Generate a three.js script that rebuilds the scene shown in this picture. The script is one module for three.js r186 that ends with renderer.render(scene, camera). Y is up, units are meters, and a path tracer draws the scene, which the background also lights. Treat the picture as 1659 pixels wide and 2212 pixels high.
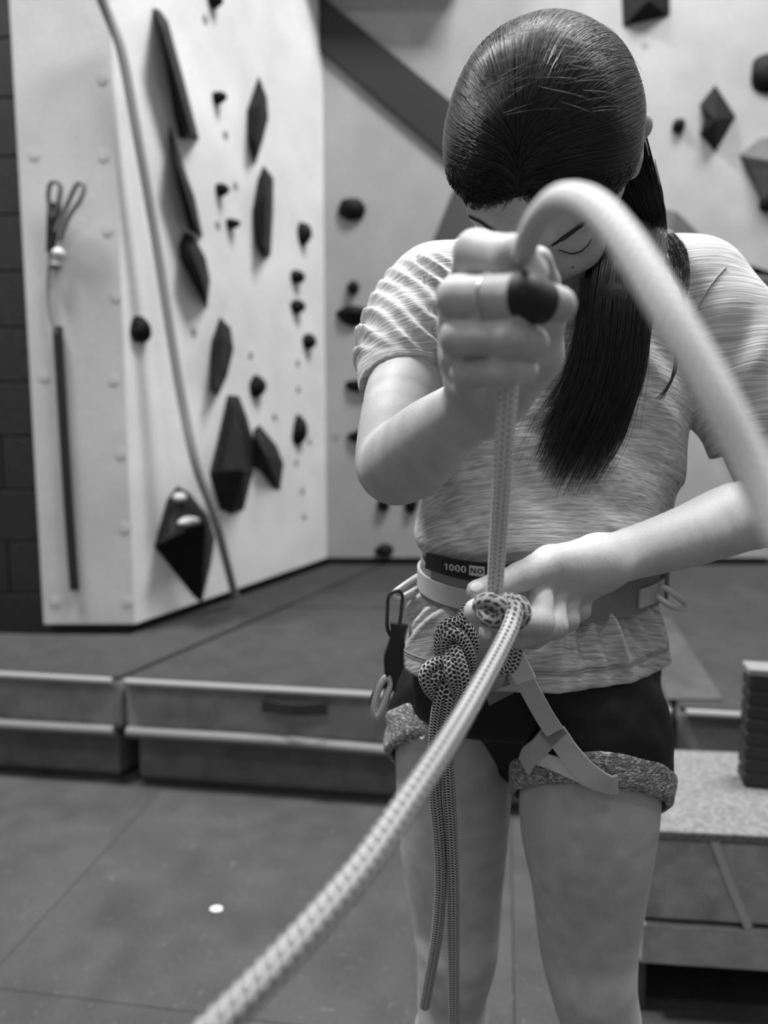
import * as THREE from 'three';
import { RectAreaLightUniformsLib } from 'three/addons/lights/RectAreaLightUniformsLib.js';
import { RoundedBoxGeometry } from 'three/addons/geometries/RoundedBoxGeometry.js';
import { mergeGeometries } from 'three/addons/utils/BufferGeometryUtils.js';
RectAreaLightUniformsLib.init();

// ------------------------------------------------------------------ camera, lights, exposure
const scene = new THREE.Scene();
scene.background = new THREE.Color(0x000000);
const FOC = 1660, CX = 829.5, CY = 1106, PITCH = 7 * Math.PI / 180, CAMH = 1.07;
const camera = new THREE.PerspectiveCamera(2 * Math.atan(1106 / FOC) * 180 / Math.PI, 1659 / 2212, 0.03, 60);
camera.position.set(0, CAMH, 0);
camera.rotation.x = -PITCH;
camera.focus = 0.665;
camera.userData.fStop = 3.5;
const renderer = new THREE.WebGLRenderer();
renderer.toneMapping = THREE.LinearToneMapping;
renderer.toneMappingExposure = 1.1;
renderer.shadowMap.enabled = true;

const CEIL = 6.5;
// ceiling panel lamps: [x, z, width, depth, radiance]
const LAMPS = [
  [-2.2, -1.8, 0.9, 0.9, 195],
  [1.8, -1.5, 1.8, 1.2, 62],
  [-1.6, 1.8, 1.4, 0.7, 14],
  [1.6, 1.8, 1.4, 0.7, 14],
];

// ------------------------------------------------------------------ helpers
let seed = 12345;
const rnd = () => { seed = (seed * 1664525 + 1013904223) >>> 0; return seed / 4294967296; };
const V = (x, y, z) => new THREE.Vector3(x, y, z);
const cp = Math.cos(PITCH), sp = Math.sin(PITCH);
// a point of the place from where it stands in the picture and how far away it is
function P(px, py, d) {
  const xc = (px - CX) / FOC * d, yc = -(py - CY) / FOC * d;
  return V(xc, CAMH - sp * d + cp * yc, -cp * d - sp * yc);
}
function ray(px, py) { return P(px, py, 1).sub(V(0, CAMH, 0)); }
function onHeight(px, py, h) { const r = ray(px, py); const t = (h - CAMH) / r.y; return V(r.x * t, h, r.z * t); }
function onPlane(px, py, o, n) { const r = ray(px, py), c = V(0, CAMH, 0); const t = o.clone().sub(c).dot(n) / r.dot(n); return c.addScaledVector(r, t); }
const used = {};
function numbered(n) { if (!(n in used)) { used[n] = 0; return n; } used[n]++; return n + '_' + String(used[n]).padStart(3, '0'); }
function sh(o) { o.traverse(m => { if (m.isMesh) { m.castShadow = true; m.receiveShadow = true; } }); return o; }
function thing(name, label, category, pos, group) {
  const o = new THREE.Group(); o.name = numbered(name); o.position.copy(pos || V(0, 0, 0)); scene.add(o);
  o.userData = { label, category }; if (group) o.userData.group = group; return o;
}
// geometry given in world coordinates, hung under its thing
function part(parent, name, geo, mat, label) {
  parent.updateWorldMatrix(true, false);
  const g = geo; g.applyMatrix4(parent.matrixWorld.clone().invert());
  const m = new THREE.Mesh(g, mat); m.name = name; m.castShadow = m.receiveShadow = true; parent.add(m);
  if (label) m.userData.label = label; return m;
}
function single(name, label, category, geo, mat, group) {
  geo.computeBoundingBox(); const b = geo.boundingBox; const p = V((b.min.x + b.max.x) / 2, b.min.y, (b.min.z + b.max.z) / 2);
  geo.translate(-p.x, -p.y, -p.z);
  const m = new THREE.Mesh(geo, mat); m.name = numbered(name); m.position.copy(p); m.castShadow = m.receiveShadow = true; scene.add(m);
  m.userData = { label, category }; if (group) m.userData.group = group; return m;
}
function struct(name, geo, mat, label, category) {
  const m = new THREE.Mesh(geo, mat); m.name = name; m.userData = { kind: 'structure', label, category }; m.castShadow = m.receiveShadow = true; scene.add(m); return m;
}
function hash(x, y, z) { let h = Math.imul(x | 0, 374761393) ^ Math.imul(y | 0, 668265263) ^ Math.imul(z | 0, 2147483647 ^ 0x5bd1e995); h = Math.imul(h ^ (h >>> 13), 1274126177); return ((h ^ (h >>> 16)) >>> 0) / 4294967296; }
function noise(x, y, z) {
  const xi = Math.floor(x), yi = Math.floor(y), zi = Math.floor(z); let fx = x - xi, fy = y - yi, fz = z - zi;
  fx = fx * fx * (3 - 2 * fx); fy = fy * fy * (3 - 2 * fy); fz = fz * fz * (3 - 2 * fz);
  const L = (a, b, t) => a + (b - a) * t;
  return L(L(L(hash(xi, yi, zi), hash(xi + 1, yi, zi), fx), L(hash(xi, yi + 1, zi), hash(xi + 1, yi + 1, zi), fx), fy),
    L(L(hash(xi, yi, zi + 1), hash(xi + 1, yi, zi + 1), fx), L(hash(xi, yi + 1, zi + 1), hash(xi + 1, yi + 1, zi + 1), fx), fy), fz) * 2 - 1;
}
function pnoise(x, y, px, py, s) { // tileable 2d noise
  const xi = Math.floor(x), yi = Math.floor(y); let fx = x - xi, fy = y - yi; fx = fx * fx * (3 - 2 * fx); fy = fy * fy * (3 - 2 * fy);
  const h = (a, b) => hash(((a % px) + px) % px, ((b % py) + py) % py, s);
  const a = h(xi, yi), b = h(xi + 1, yi), c = h(xi, yi + 1), d = h(xi + 1, yi + 1);
  return (a + (b - a) * fx) + ((c + (d - c) * fx) - (a + (b - a) * fx)) * fy;
}
function tex(w, h, fn, color = true) {
  const d = new Uint8Array(w * h * 4);
  for (let y = 0; y < h; y++) for (let x = 0; x < w; x++) { const v = Math.max(0, Math.min(255, Math.round(fn(x / w, y / h) * 255))); const i = (y * w + x) * 4; d[i] = d[i + 1] = d[i + 2] = v; d[i + 3] = 255; }
  const t = new THREE.DataTexture(d, w, h); t.wrapS = t.wrapT = THREE.RepeatWrapping; t.magFilter = THREE.LinearFilter; t.minFilter = THREE.LinearMipmapLinearFilter; t.generateMipmaps = true;
  if (color) t.colorSpace = THREE.SRGBColorSpace; t.needsUpdate = true; return t;
}
function rep(t, u, v) { const c = t.clone(); c.repeat.set(u, v); c.needsUpdate = true; return c; }
const gray = v => new THREE.Color().setRGB(v, v, v);
const std = (v, rough, o = {}) => new THREE.MeshPhysicalMaterial({ color: gray(v), roughness: rough, ...o });

// ------------------------------------------------------------------ materials
const heather = tex(512, 512, (u, v) => {
  const a = pnoise(u * 12, v * 130, 12, 130, 1), b = pnoise(u * 30, v * 240, 30, 240, 2), c = pnoise(u * 6, v * 8, 6, 8, 3);
  return 0.76 + 0.20 * (a - 0.5) + 0.18 * (b - 0.5) + 0.06 * (c - 0.5);
});
const cuffTex = tex(512, 512, (u, v) => {
  const a = pnoise(u * 40, v * 140, 40, 140, 11), b = pnoise(u * 120, v * 256, 120, 256, 12);
  const t = 0.6 * a + 0.4 * b; return 0.56 + 0.7 * (t - 0.5) + (t > 0.68 ? 0.25 : 0);
});
const speckle = tex(512, 512, (u, v) => 0.62 + 0.22 * (pnoise(u * 200, v * 200, 200, 200, 21) - 0.5) + 0.20 * (pnoise(u * 40, v * 40, 40, 40, 22) - 0.5));
const rubber = tex(1024, 1024, (u, v) => {
  let s = 0.62 + 0.10 * (pnoise(u * 300, v * 300, 300, 300, 31) - 0.5) + 0.10 * (pnoise(u * 7, v * 7, 7, 7, 32) - 0.5) + 0.12 * (pnoise(u * 19, v * 19, 19, 19, 33) - 0.5);
  const f = pnoise(u * 90, v * 90, 90, 90, 34); if (f > 0.93) s += 0.18; return s;
});
const vinyl = tex(512, 512, (u, v) => 0.66 + 0.08 * (pnoise(u * 160, v * 160, 160, 160, 41) - 0.5) + 0.16 * (pnoise(u * 6, v * 6, 6, 6, 42) - 0.5) + 0.10 * (pnoise(u * 17, v * 17, 17, 17, 43) - 0.5));
const wallTex = tex(512, 512, (u, v) => 0.90 + 0.05 * (pnoise(u * 220, v * 220, 220, 220, 51) - 0.5) + 0.09 * (pnoise(u * 5, v * 5, 5, 5, 52) - 0.5) + 0.05 * (pnoise(u * 14, v * 14, 14, 14, 53) - 0.5));
const skinTex = tex(512, 512, (u, v) => 0.90 + 0.05 * (pnoise(u * 200, v * 200, 200, 200, 61) - 0.5) + 0.09 * (pnoise(u * 16, v * 16, 16, 16, 62) - 0.5));
// braided sheath: flecks in staggered columns between the light yarns; twist lines the flecks up along a helix
function sheath(base, dark, lineDark, ru, rv, C, R, twist) {
  return tex(320, 256, (u, v) => { // u around, v along
    const cu = u * C, col = Math.floor(cu), fu = cu - col - 0.5; const fv0 = v * R + (twist ? col * 3 / C : (col % 2) * 0.5); const fv = fv0 - Math.floor(fv0) - 0.5;
    const sk = fv + (twist ? 0.3 : col % 2 ? 0.35 : -0.35) * fu;
    let s = base + 0.10 * Math.cos(sk * 2 * Math.PI * 2) * lineDark;
    s -= lineDark * 0.18 * Math.pow(Math.abs(fu) * 2, 4);
    const e = (fu / ru) ** 2 + (sk / rv) ** 2; const k = Math.max(0, Math.min(1, (1.25 - e) / 0.5));
    s = s * (1 - k) + dark * k; return s + 0.06 * (pnoise(u * 80, v * 64, 80, 64, 71) - 0.5);
  });
}
const sheathLight = sheath(0.94, 0.32, 0.4, 0.27, 0.40, 8, 5, true), sheathPale = sheath(0.95, 0.72, 0.4, 0.30, 0.40, 10, 6), sheathDark = sheath(0.80, 0.05, 1.2, 0.38, 0.33, 10, 8);
const bumpBraid = tex(320, 256, (u, v) => { const cu = u * 20, col = Math.floor(cu), fu = cu - col - 0.5; const w = v * 16 + (col % 2 ? 1 : -1) * fu; return 0.5 + 0.35 * Math.cos(w * 2 * Math.PI) * (1 - 2 * Math.abs(fu)) + 0.15 * (1 - 4 * fu * fu); }, false);
const webBump = tex(64, 256, (u, v) => 0.5 + 0.4 * Math.cos(v * 64 * 2 * Math.PI) , false);

const M = {
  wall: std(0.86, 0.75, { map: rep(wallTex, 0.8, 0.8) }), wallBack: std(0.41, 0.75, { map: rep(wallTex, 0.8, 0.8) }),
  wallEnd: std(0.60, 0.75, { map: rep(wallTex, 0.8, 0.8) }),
  dark: std(0.02, 0.7, { specularIntensity: 0.4 }), volume: std(0.010, 0.55, { specularIntensity: 0.28 }), volumeMatt: std(0.020, 0.6, { specularIntensity: 0.3 }), hold: std(0.006, 0.6, { specularIntensity: 0.3 }), holdGrey: std(0.16, 0.6), greyVolume: std(0.20, 0.7, { map: rep(speckle, 4, 4) }),
  hole: std(0.25, 0.8), block: std(0.04, 0.85, { map: rep(speckle, 3, 3) }), band: std(0.034, 0.75, { specularIntensity: 0.4 }),
  plinth: std(0.02, 0.8), room: std(0.22, 0.9), ceil: std(0.12, 0.9),
  rubber: std(0.115, 0.75, { map: rubber }), chalk: std(0.7, 0.9),
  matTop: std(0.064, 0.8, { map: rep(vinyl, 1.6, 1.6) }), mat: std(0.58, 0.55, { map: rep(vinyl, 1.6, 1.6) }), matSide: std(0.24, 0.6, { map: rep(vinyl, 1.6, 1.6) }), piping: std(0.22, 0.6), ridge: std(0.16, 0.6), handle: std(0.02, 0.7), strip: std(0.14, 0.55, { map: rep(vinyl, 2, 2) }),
  benchTop: std(0.45, 0.8, { map: rep(speckle, 5, 5) }), board: std(0.75, 0.7, { map: rep(vinyl, 3, 3) }), boardDark: std(0.05, 0.8), tape: std(0.42, 0.7),
  skin: std(0.52, 0.6, { map: rep(skinTex, 4, 4), sheen: 0.0 }),
  shirt: std(0.82, 0.9, { map: rep(heather, 5, 5), bumpMap: rep(heather, 5, 5), bumpScale: 0.0006 }),
  shorts: std(0.006, 0.6, { specularIntensity: 0.5 }), cuff: std(0.80, 0.9, { map: rep(cuffTex, 8, 8), bumpMap: rep(cuffTex, 8, 8), bumpScale: 0.0008 }),
  hair: std(0.008, 0.7, { specularIntensity: 0.3 }), strand: std(0.020, 0.36), brow: std(0.02, 0.7), lash: std(0.008, 0.6),
  ropeLight: std(0.44, 0.75, { map: sheathLight, bumpMap: bumpBraid, bumpScale: 0.0005 }),
  ropePale: std(0.80, 0.75, { map: sheathPale, bumpMap: bumpBraid, bumpScale: 0.0005 }),
  ropeDark: std(0.85, 0.75, { map: sheathDark, bumpMap: bumpBraid, bumpScale: 0.0005 }),
  ropeGrey: std(0.22, 0.8),
  pad: std(0.20, 0.8, { bumpMap: rep(webBump, 1, 1), bumpScale: 0.0003 }), web: std(0.46, 0.7, { bumpMap: webBump, bumpScale: 0.0004 }), webLight: std(0.62, 0.65, { bumpMap: webBump, bumpScale: 0.0004 }), black: std(0.008, 0.6),
  loop: std(0.55, 0.35), metal: std(0.7, 0.28, { metalness: 1 }), metalDark: std(0.05, 0.3, { metalness: 0.6 }), nail: std(0.60, 0.45), mole: std(0.03, 0.6),
  lamp: new THREE.MeshStandardMaterial({ color: 0xffffff, emissive: 0xffffff, emissiveIntensity: 3 }), lampFrame: std(0.4, 0.5), shoe: std(0.03, 0.6),
};

// ------------------------------------------------------------------ shape tools
function boxUV(g, s = 1) { // uv in metres from the dominant face direction
  const p = g.attributes.position, n = g.attributes.normal, uv = new Float32Array(p.count * 2);
  for (let i = 0; i < p.count; i++) {
    const ax = Math.abs(n.getX(i)), ay = Math.abs(n.getY(i)), az = Math.abs(n.getZ(i));
    let u, v; if (ay > ax && ay > az) { u = p.getX(i); v = p.getZ(i); } else if (ax > az) { u = p.getZ(i); v = p.getY(i); } else { u = p.getX(i); v = p.getY(i); }
    uv[2 * i] = u * s; uv[2 * i + 1] = v * s;
  }
  g.setAttribute('uv', new THREE.BufferAttribute(uv, 2)); return g;
}
function box(x0, x1, y0, y1, z0, z1) { const g = new THREE.BoxGeometry(x1 - x0, y1 - y0, z1 - z0); g.translate((x0 + x1) / 2, (y0 + y1) / 2, (z0 + z1) / 2); return boxUV(g); }
// round-section sweep with parallel transport; uv.x around, uv.y along in units of vlen metres
function sweep(pts, radius, { seg = 0.006, sides = 16, vlen = 0.0264, closed = false, cap = true, tension = 0.5, ell = 1 } = {}) {
  const curve = new THREE.CatmullRomCurve3(pts, closed, 'centripetal', tension); const len = curve.getLength();
  const n = Math.max(4, Math.ceil(len / seg)); const pos = [], nor = [], uv = [], idx = [];
  const c = curve.getSpacedPoints(n); let T = c[1].clone().sub(c[0]).normalize();
  let N = Math.abs(T.y) < 0.9 ? V(0, 1, 0) : V(1, 0, 0); N.addScaledVector(T, -N.dot(T)).normalize();
  for (let i = 0; i <= n; i++) {
    const t2 = (i < n ? c[i + 1].clone().sub(c[Math.max(0, i - 1)]) : c[n].clone().sub(c[n - 1])).normalize();
    const ax = T.clone().cross(t2); const s = ax.length(); if (s > 1e-7) N.applyAxisAngle(ax.normalize(), Math.asin(Math.min(1, s))); T = t2; N.addScaledVector(T, -N.dot(T)).normalize();
    const B = T.clone().cross(N); const r = typeof radius === 'function' ? radius(i / n) : radius;
    for (let j = 0; j <= sides; j++) { const a = j / sides * 2 * Math.PI, ca = Math.cos(a), sa = Math.sin(a) * ell; const d = N.clone().multiplyScalar(ca).addScaledVector(B, sa); pos.push(c[i].x + d.x * r, c[i].y + d.y * r, c[i].z + d.z * r); d.normalize(); nor.push(d.x, d.y, d.z); uv.push(j / sides, i / n * len / vlen); }
  }
  const w = sides + 1; for (let i = 0; i < n; i++) for (let j = 0; j < sides; j++) { const a = i * w + j; idx.push(a, a + 1, a + w, a + 1, a + w + 1, a + w); }
  if (cap && !closed) for (const e of [0, n]) {
    const k = pos.length / 3, t = (e ? c[n].clone().sub(c[n - 1]) : c[0].clone().sub(c[1])).normalize(); pos.push(c[e].x, c[e].y, c[e].z); nor.push(t.x, t.y, t.z); uv.push(0.5, 0);
    const b = pos.length / 3; for (let j = 0; j <= sides; j++) { const q = (e * w + j) * 3; pos.push(pos[q], pos[q + 1], pos[q + 2]); nor.push(t.x, t.y, t.z); uv.push(0.5, 0); }
    for (let j = 0; j < sides; j++) e ? idx.push(k, b + j, b + j + 1) : idx.push(k, b + j + 1, b + j);
  }
  const g = new THREE.BufferGeometry(); g.setAttribute('position', new THREE.Float32BufferAttribute(pos, 3)); g.setAttribute('normal', new THREE.Float32BufferAttribute(nor, 3)); g.setAttribute('uv', new THREE.Float32BufferAttribute(uv, 2)); g.setIndex(idx); return g;
}
// flat webbing: points with outward normals
function ribbon(pts, nors, width, thick, { n = 60, closed = false, arc = 0 } = {}) {
  const C = new THREE.CatmullRomCurve3(pts, closed, 'centripetal'), Nn = new THREE.CatmullRomCurve3(nors, closed, 'centripetal');
  const pos = [], uv = [], idx = []; let L = 0, prev = null; const pr = [[-1, -1], [-0.5, -1], [0.5, -1], [1, -1], [1, 1], [0.5, 1], [0, 1], [-0.5, 1], [-1, 1]]; const K = pr.length;
  for (let i = 0; i <= n; i++) {
    const p = C.getPoint(i / n), t = C.getTangent(i / n), nn = Nn.getPoint(i / n).normalize(); nn.addScaledVector(t, -nn.dot(t)).normalize(); const b = t.clone().cross(nn);
    if (prev) L += p.distanceTo(prev); prev = p; const w = typeof width === 'function' ? width(i / n) : width;
    for (let k = 0; k < K; k++) { const [a, c] = pr[k]; const q = p.clone().addScaledVector(b, a * w / 2).addScaledVector(nn, c * thick / 2 - arc * a * a); pos.push(q.x, q.y, q.z); uv.push((a + 1) / 2, L / 0.1); }
  }
  for (let i = 0; i < n; i++) for (let k = 0; k < K; k++) { const a = i * K + k, b = i * K + (k + 1) % K; idx.push(a, b, a + K, b, b + K, a + K); }
  if (!closed) { for (let k = 1; k < K - 1; k++) { idx.push(0, k + 1, k); const o = n * K; idx.push(o, o + k, o + k + 1); } }
  let g = new THREE.BufferGeometry(); g.setAttribute('position', new THREE.Float32BufferAttribute(pos, 3)); g.setAttribute('uv', new THREE.Float32BufferAttribute(uv, 2)); g.setIndex(idx); g = g.toNonIndexed(); g.computeVertexNormals(); return g;
}
// sparse surface-net mesher of a distance field
function meshField(f, lo, hi, cell, uvFn) {
  const B = 8, nx = Math.ceil((hi.x - lo.x) / cell / B), ny = Math.ceil((hi.y - lo.y) / cell / B), nz = Math.ceil((hi.z - lo.z) / cell / B);
  const NX = nx * B + 2, NY = ny * B + 2; const key = (i, j, k) => i + NX * (j + NY * k);
  const cellV = new Map(), edges = []; const pos = []; const S = B + 1; const val = new Float32Array(S * S * S); const R = B * cell * 0.87 * 1.5;
  for (let bz = 0; bz < nz; bz++) for (let by = 0; by < ny; by++) for (let bx = 0; bx < nx; bx++) {
    const ox = lo.x + bx * B * cell, oy = lo.y + by * B * cell, oz = lo.z + bz * B * cell, h = B * cell / 2;
    if (Math.abs(f(ox + h, oy + h, oz + h)) > R) continue;
    for (let k = 0; k < S; k++) for (let j = 0; j < S; j++) for (let i = 0; i < S; i++) val[i + S * (j + S * k)] = f(ox + i * cell, oy + j * cell, oz + k * cell);
    for (let k = 0; k < B; k++) for (let j = 0; j < B; j++) for (let i = 0; i < B; i++) {
      const o = i + S * (j + S * k); let sx = 0, sy = 0, sz = 0, c = 0; const v0 = val[o];
      const E = (a, b, x0, y0, z0, ax) => { const va = val[a], vb = val[b]; if ((va < 0) !== (vb < 0)) { const t = va / (va - vb); sx += x0 + (ax === 0 ? t : 0); sy += y0 + (ax === 1 ? t : 0); sz += z0 + (ax === 2 ? t : 0); c++; } };
      const X = 1, Y = S, Z = S * S;
      E(o, o + X, 0, 0, 0, 0); E(o + Y, o + Y + X, 0, 1, 0, 0); E(o + Z, o + Z + X, 0, 0, 1, 0); E(o + Y + Z, o + Y + Z + X, 0, 1, 1, 0);
      E(o, o + Y, 0, 0, 0, 1); E(o + X, o + X + Y, 1, 0, 0, 1); E(o + Z, o + Z + Y, 0, 0, 1, 1); E(o + X + Z, o + X + Z + Y, 1, 0, 1, 1);
      E(o, o + Z, 0, 0, 0, 2); E(o + X, o + X + Z, 1, 0, 0, 2); E(o + Y, o + Y + Z, 0, 1, 0, 2); E(o + X + Y, o + X + Y + Z, 1, 1, 0, 2);
      const gi = bx * B + i, gj = by * B + j, gk = bz * B + k;
      if (c) { cellV.set(key(gi, gj, gk), pos.length / 3); pos.push(lo.x + (gi + sx / c) * cell, lo.y + (gj + sy / c) * cell, lo.z + (gk + sz / c) * cell); }
      if ((v0 < 0) !== (val[o + X] < 0)) edges.push(gi, gj, gk, 0, v0 < 0 ? 1 : 0);
      if ((v0 < 0) !== (val[o + Y] < 0)) edges.push(gi, gj, gk, 1, v0 < 0 ? 1 : 0);
      if ((v0 < 0) !== (val[o + Z] < 0)) edges.push(gi, gj, gk, 2, v0 < 0 ? 1 : 0);
    }
  }
  const idx = [];
  for (let e = 0; e < edges.length; e += 5) {
    const i = edges[e], j = edges[e + 1], k = edges[e + 2], ax = edges[e + 3], neg = edges[e + 4]; let q;
    if (ax === 0) q = [key(i, j - 1, k - 1), key(i, j, k - 1), key(i, j, k), key(i, j - 1, k)];
    else if (ax === 1) q = [key(i - 1, j, k - 1), key(i - 1, j, k), key(i, j, k), key(i, j, k - 1)];
    else q = [key(i - 1, j - 1, k), key(i, j - 1, k), key(i, j, k), key(i - 1, j, k)];
    const a = cellV.get(q[0]), b = cellV.get(q[1]), c = cellV.get(q[2]), d = cellV.get(q[3]); if (a === undefined || b === undefined || c === undefined || d === undefined) continue;
    if (neg) idx.push(a, b, c, a, c, d); else idx.push(a, c, b, a, d, c);
  }
  const g = new THREE.BufferGeometry(); g.setAttribute('position', new THREE.Float32BufferAttribute(pos, 3)); g.setIndex(idx); g.computeVertexNormals();
  const uv = new Float32Array(pos.length / 3 * 2); for (let i = 0; i < pos.length / 3; i++) { const [u, v] = uvFn ? uvFn(pos[3 * i], pos[3 * i + 1], pos[3 * i + 2]) : [pos[3 * i] + pos[3 * i + 2] * 0.5, pos[3 * i + 1]]; uv[2 * i] = u; uv[2 * i + 1] = v; }
  g.setAttribute('uv', new THREE.BufferAttribute(uv, 2)); return g;
}
const smin = (a, b, k) => { const h = Math.max(k - Math.abs(a - b), 0) / k; return Math.min(a, b) - h * h * k * 0.25; };
const smax = (a, b, k) => -smin(-a, -b, k);
function capsule(a, b, ra, rb) {
  const ax = a.x, ay = a.y, az = a.z, bx = b.x - ax, by = b.y - ay, bz = b.z - az, L = 1 / (bx * bx + by * by + bz * bz), dr = rb - ra;
  return (x, y, z) => { const px = x - ax, py = y - ay, pz = z - az; let h = (px * bx + py * by + pz * bz) * L; h = h < 0 ? 0 : h > 1 ? 1 : h; const dx = px - bx * h, dy = py - by * h, dz = pz - bz * h; return Math.sqrt(dx * dx + dy * dy + dz * dz) - ra - dr * h; };
}
// the same chain with its joints rounded by a spline
function limb(list, sub = 4, k = 0.004) { const c = new THREE.CatmullRomCurve3(list.map(l => l[0]), false, 'centripetal'); const n = list.length - 1, out = []; for (let i = 0; i <= n * sub; i++) { const u = i / sub, j = Math.min(n - 1, Math.floor(u)), f = u - j; const r = [list[Math.max(0, j - 1)][1], list[j][1], list[j + 1][1], list[Math.min(n, j + 2)][1]]; const m0 = (r[2] - r[0]) / 2, m1 = (r[3] - r[1]) / 2, f2 = f * f, f3 = f2 * f; out.push([c.getPoint(i / (n * sub)), (2 * f3 - 3 * f2 + 1) * r[1] + (f3 - 2 * f2 + f) * m0 + (-2 * f3 + 3 * f2) * r[2] + (f3 - f2) * m1]); } return chain(out, k); }
// chain of [point, radius]; smooth union of its capsules
function chain(list, k = 0.01) { const c = []; for (let i = 0; i + 1 < list.length; i++) c.push(capsule(list[i][0], list[i + 1][0], list[i][1], list[i + 1][1])); return (x, y, z) => { let d = c[0](x, y, z); for (let i = 1; i < c.length; i++) d = smin(d, c[i](x, y, z), k); return d; }; }
function ellip(x, y, z, rx, ry, rz) { const a = x / rx, b = y / ry, c = z / rz; const k0 = Math.sqrt(a * a + b * b + c * c); const d = a / rx, e = b / ry, g = c / rz; const k1 = Math.sqrt(d * d + e * e + g * g); return k1 < 1e-9 ? -Math.min(rx, ry, rz) : k0 * (k0 - 1) / k1; }
const clamp = (x, a, b) => x < a ? a : x > b ? b : x;
const sstep = (a, b, x) => { const t = clamp((x - a) / (b - a), 0, 1); return t * t * (3 - 2 * t); };

// ------------------------------------------------------------------ room shell
const MATH = 0.325;
const cornerA = onHeight(292, 1366, MATH), cornerB = onHeight(706, 1217, MATH);
const BACKZ = cornerB.z, ENDZ = cornerA.z;
const leftDir = cornerB.clone().sub(cornerA).setY(0).normalize(); // along the left climbing wall, away from the camera
const leftN = V(-leftDir.z, 0, leftDir.x); if (leftN.x < 0) leftN.negate(); // faces into the room
const endLeft = onPlane(96, 1372, V(0, 0, ENDZ), V(0, 0, 1)).x;
const WT = 4.6, WB = MATH + 0.03;

// floor
const floorM = struct('floor', box(-4.2, 4.2, -0.2, -0.012, -4.6, 3.2), M.plinth, 'dark slab below the rubber tiles', 'floor');
const mf0 = onHeight(268, 1463, MATH), mf1 = onHeight(1600, 1536, MATH);
const fDir = mf1.clone().sub(mf0).setY(0).normalize(), fBack = V(fDir.z, 0, -fDir.x); if (fBack.z > 0) fBack.negate();
{
  const q = new THREE.Quaternion().setFromUnitVectors(V(1, 0, 0), fDir); const ref = onHeight(300, 2172, 0); let k = 0;
  const tileGeo = [0, 1, 2].map(i => { const g = new RoundedBoxGeometry(0.9988, 0.02, 0.9988, 1, 0.0012); boxUV(g); const uv = g.attributes.uv; for (let j = 0; j < uv.count; j++) uv.setXY(j, uv.getX(j) + i * 0.37, uv.getY(j) + i * 0.61); return g; });
  for (let i = -4; i < 5; i++) for (let j = -4; j < 4; j++) {
    const c = ref.clone().addScaledVector(fDir, 0.18 + i).addScaledVector(fBack, 0.5 + j); if (Math.abs(c.x) > 3.6 || c.z < -3.6 || c.z > 2.6) continue;
    const m = new THREE.Mesh(tileGeo[(i * 7 + j * 3 + 70) % 3], M.rubber); m.quaternion.copy(q); m.position.set(c.x, -0.01, c.z); m.name = k ? 'rubber_tile_' + String(k).padStart(3, '0') : 'rubber_tile'; k++; m.receiveShadow = true; floorM.add(m);
  }
}
// left climbing wall as a slab behind its face, with its end face
{
  const up = WT - WB; const t = 0.02;
  const s = new THREE.Shape(); // plan, x and -z
  const far = cornerB.clone().addScaledVector(leftDir, 0.25);
  const pts = [cornerA, far, V(endLeft - 0.6, 0, far.z), V(endLeft - 0.02, 0, ENDZ - 0.3), V(endLeft + 0.02, 0, ENDZ - 0.03), V(cornerA.x, 0, ENDZ - 0.03)];
  pts.forEach((p, i) => i ? s.lineTo(p.x, -p.z) : s.moveTo(p.x, -p.z));
  const g = new THREE.ExtrudeGeometry(s, { depth: up, bevelEnabled: false }); g.rotateX(-Math.PI / 2); g.translate(0, WB, 0); g.computeVertexNormals();
  var wallLeft = struct('wall_left', boxUV(g), M.wall, 'pale plywood climbing wall running to the corner', 'wall');
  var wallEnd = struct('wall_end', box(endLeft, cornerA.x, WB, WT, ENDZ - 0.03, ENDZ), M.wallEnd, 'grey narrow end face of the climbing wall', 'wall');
  const ps = new THREE.Shape(); const c2 = cornerA.clone().addScaledVector(leftN, -0.02);
  [V(c2.x - 0.01, 0, ENDZ - 0.02), far.clone().addScaledVector(leftN, -0.02), V(endLeft - 0.5, 0, far.z), V(endLeft + 0.02, 0, ENDZ - 0.02)].forEach((p, i) => i ? ps.lineTo(p.x, -p.z) : ps.moveTo(p.x, -p.z));
  const pg = new THREE.ExtrudeGeometry(ps, { depth: WB, bevelEnabled: false }); pg.rotateX(-Math.PI / 2);
  struct('baseboard_left', pg, M.plinth, 'black recessed base under the climbing wall', 'baseboard');
}
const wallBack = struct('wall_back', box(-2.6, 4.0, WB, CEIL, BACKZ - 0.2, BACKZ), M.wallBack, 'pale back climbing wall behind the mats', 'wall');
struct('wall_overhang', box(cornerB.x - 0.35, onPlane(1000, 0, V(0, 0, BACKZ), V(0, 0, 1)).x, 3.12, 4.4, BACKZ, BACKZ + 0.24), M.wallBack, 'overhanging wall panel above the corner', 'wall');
struct('baseboard_back', box(-1.2, 4.0, 0, WB, BACKZ - 0.2, BACKZ - 0.02), M.plinth, 'black base under the back climbing wall', 'baseboard');
const farLeft = struct('wall_block', box(-4.2, -1.2, 0, CEIL, BACKZ - 0.6, BACKZ - 0.2), M.plinth, 'dark block wall beyond the end face', 'wall');
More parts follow.
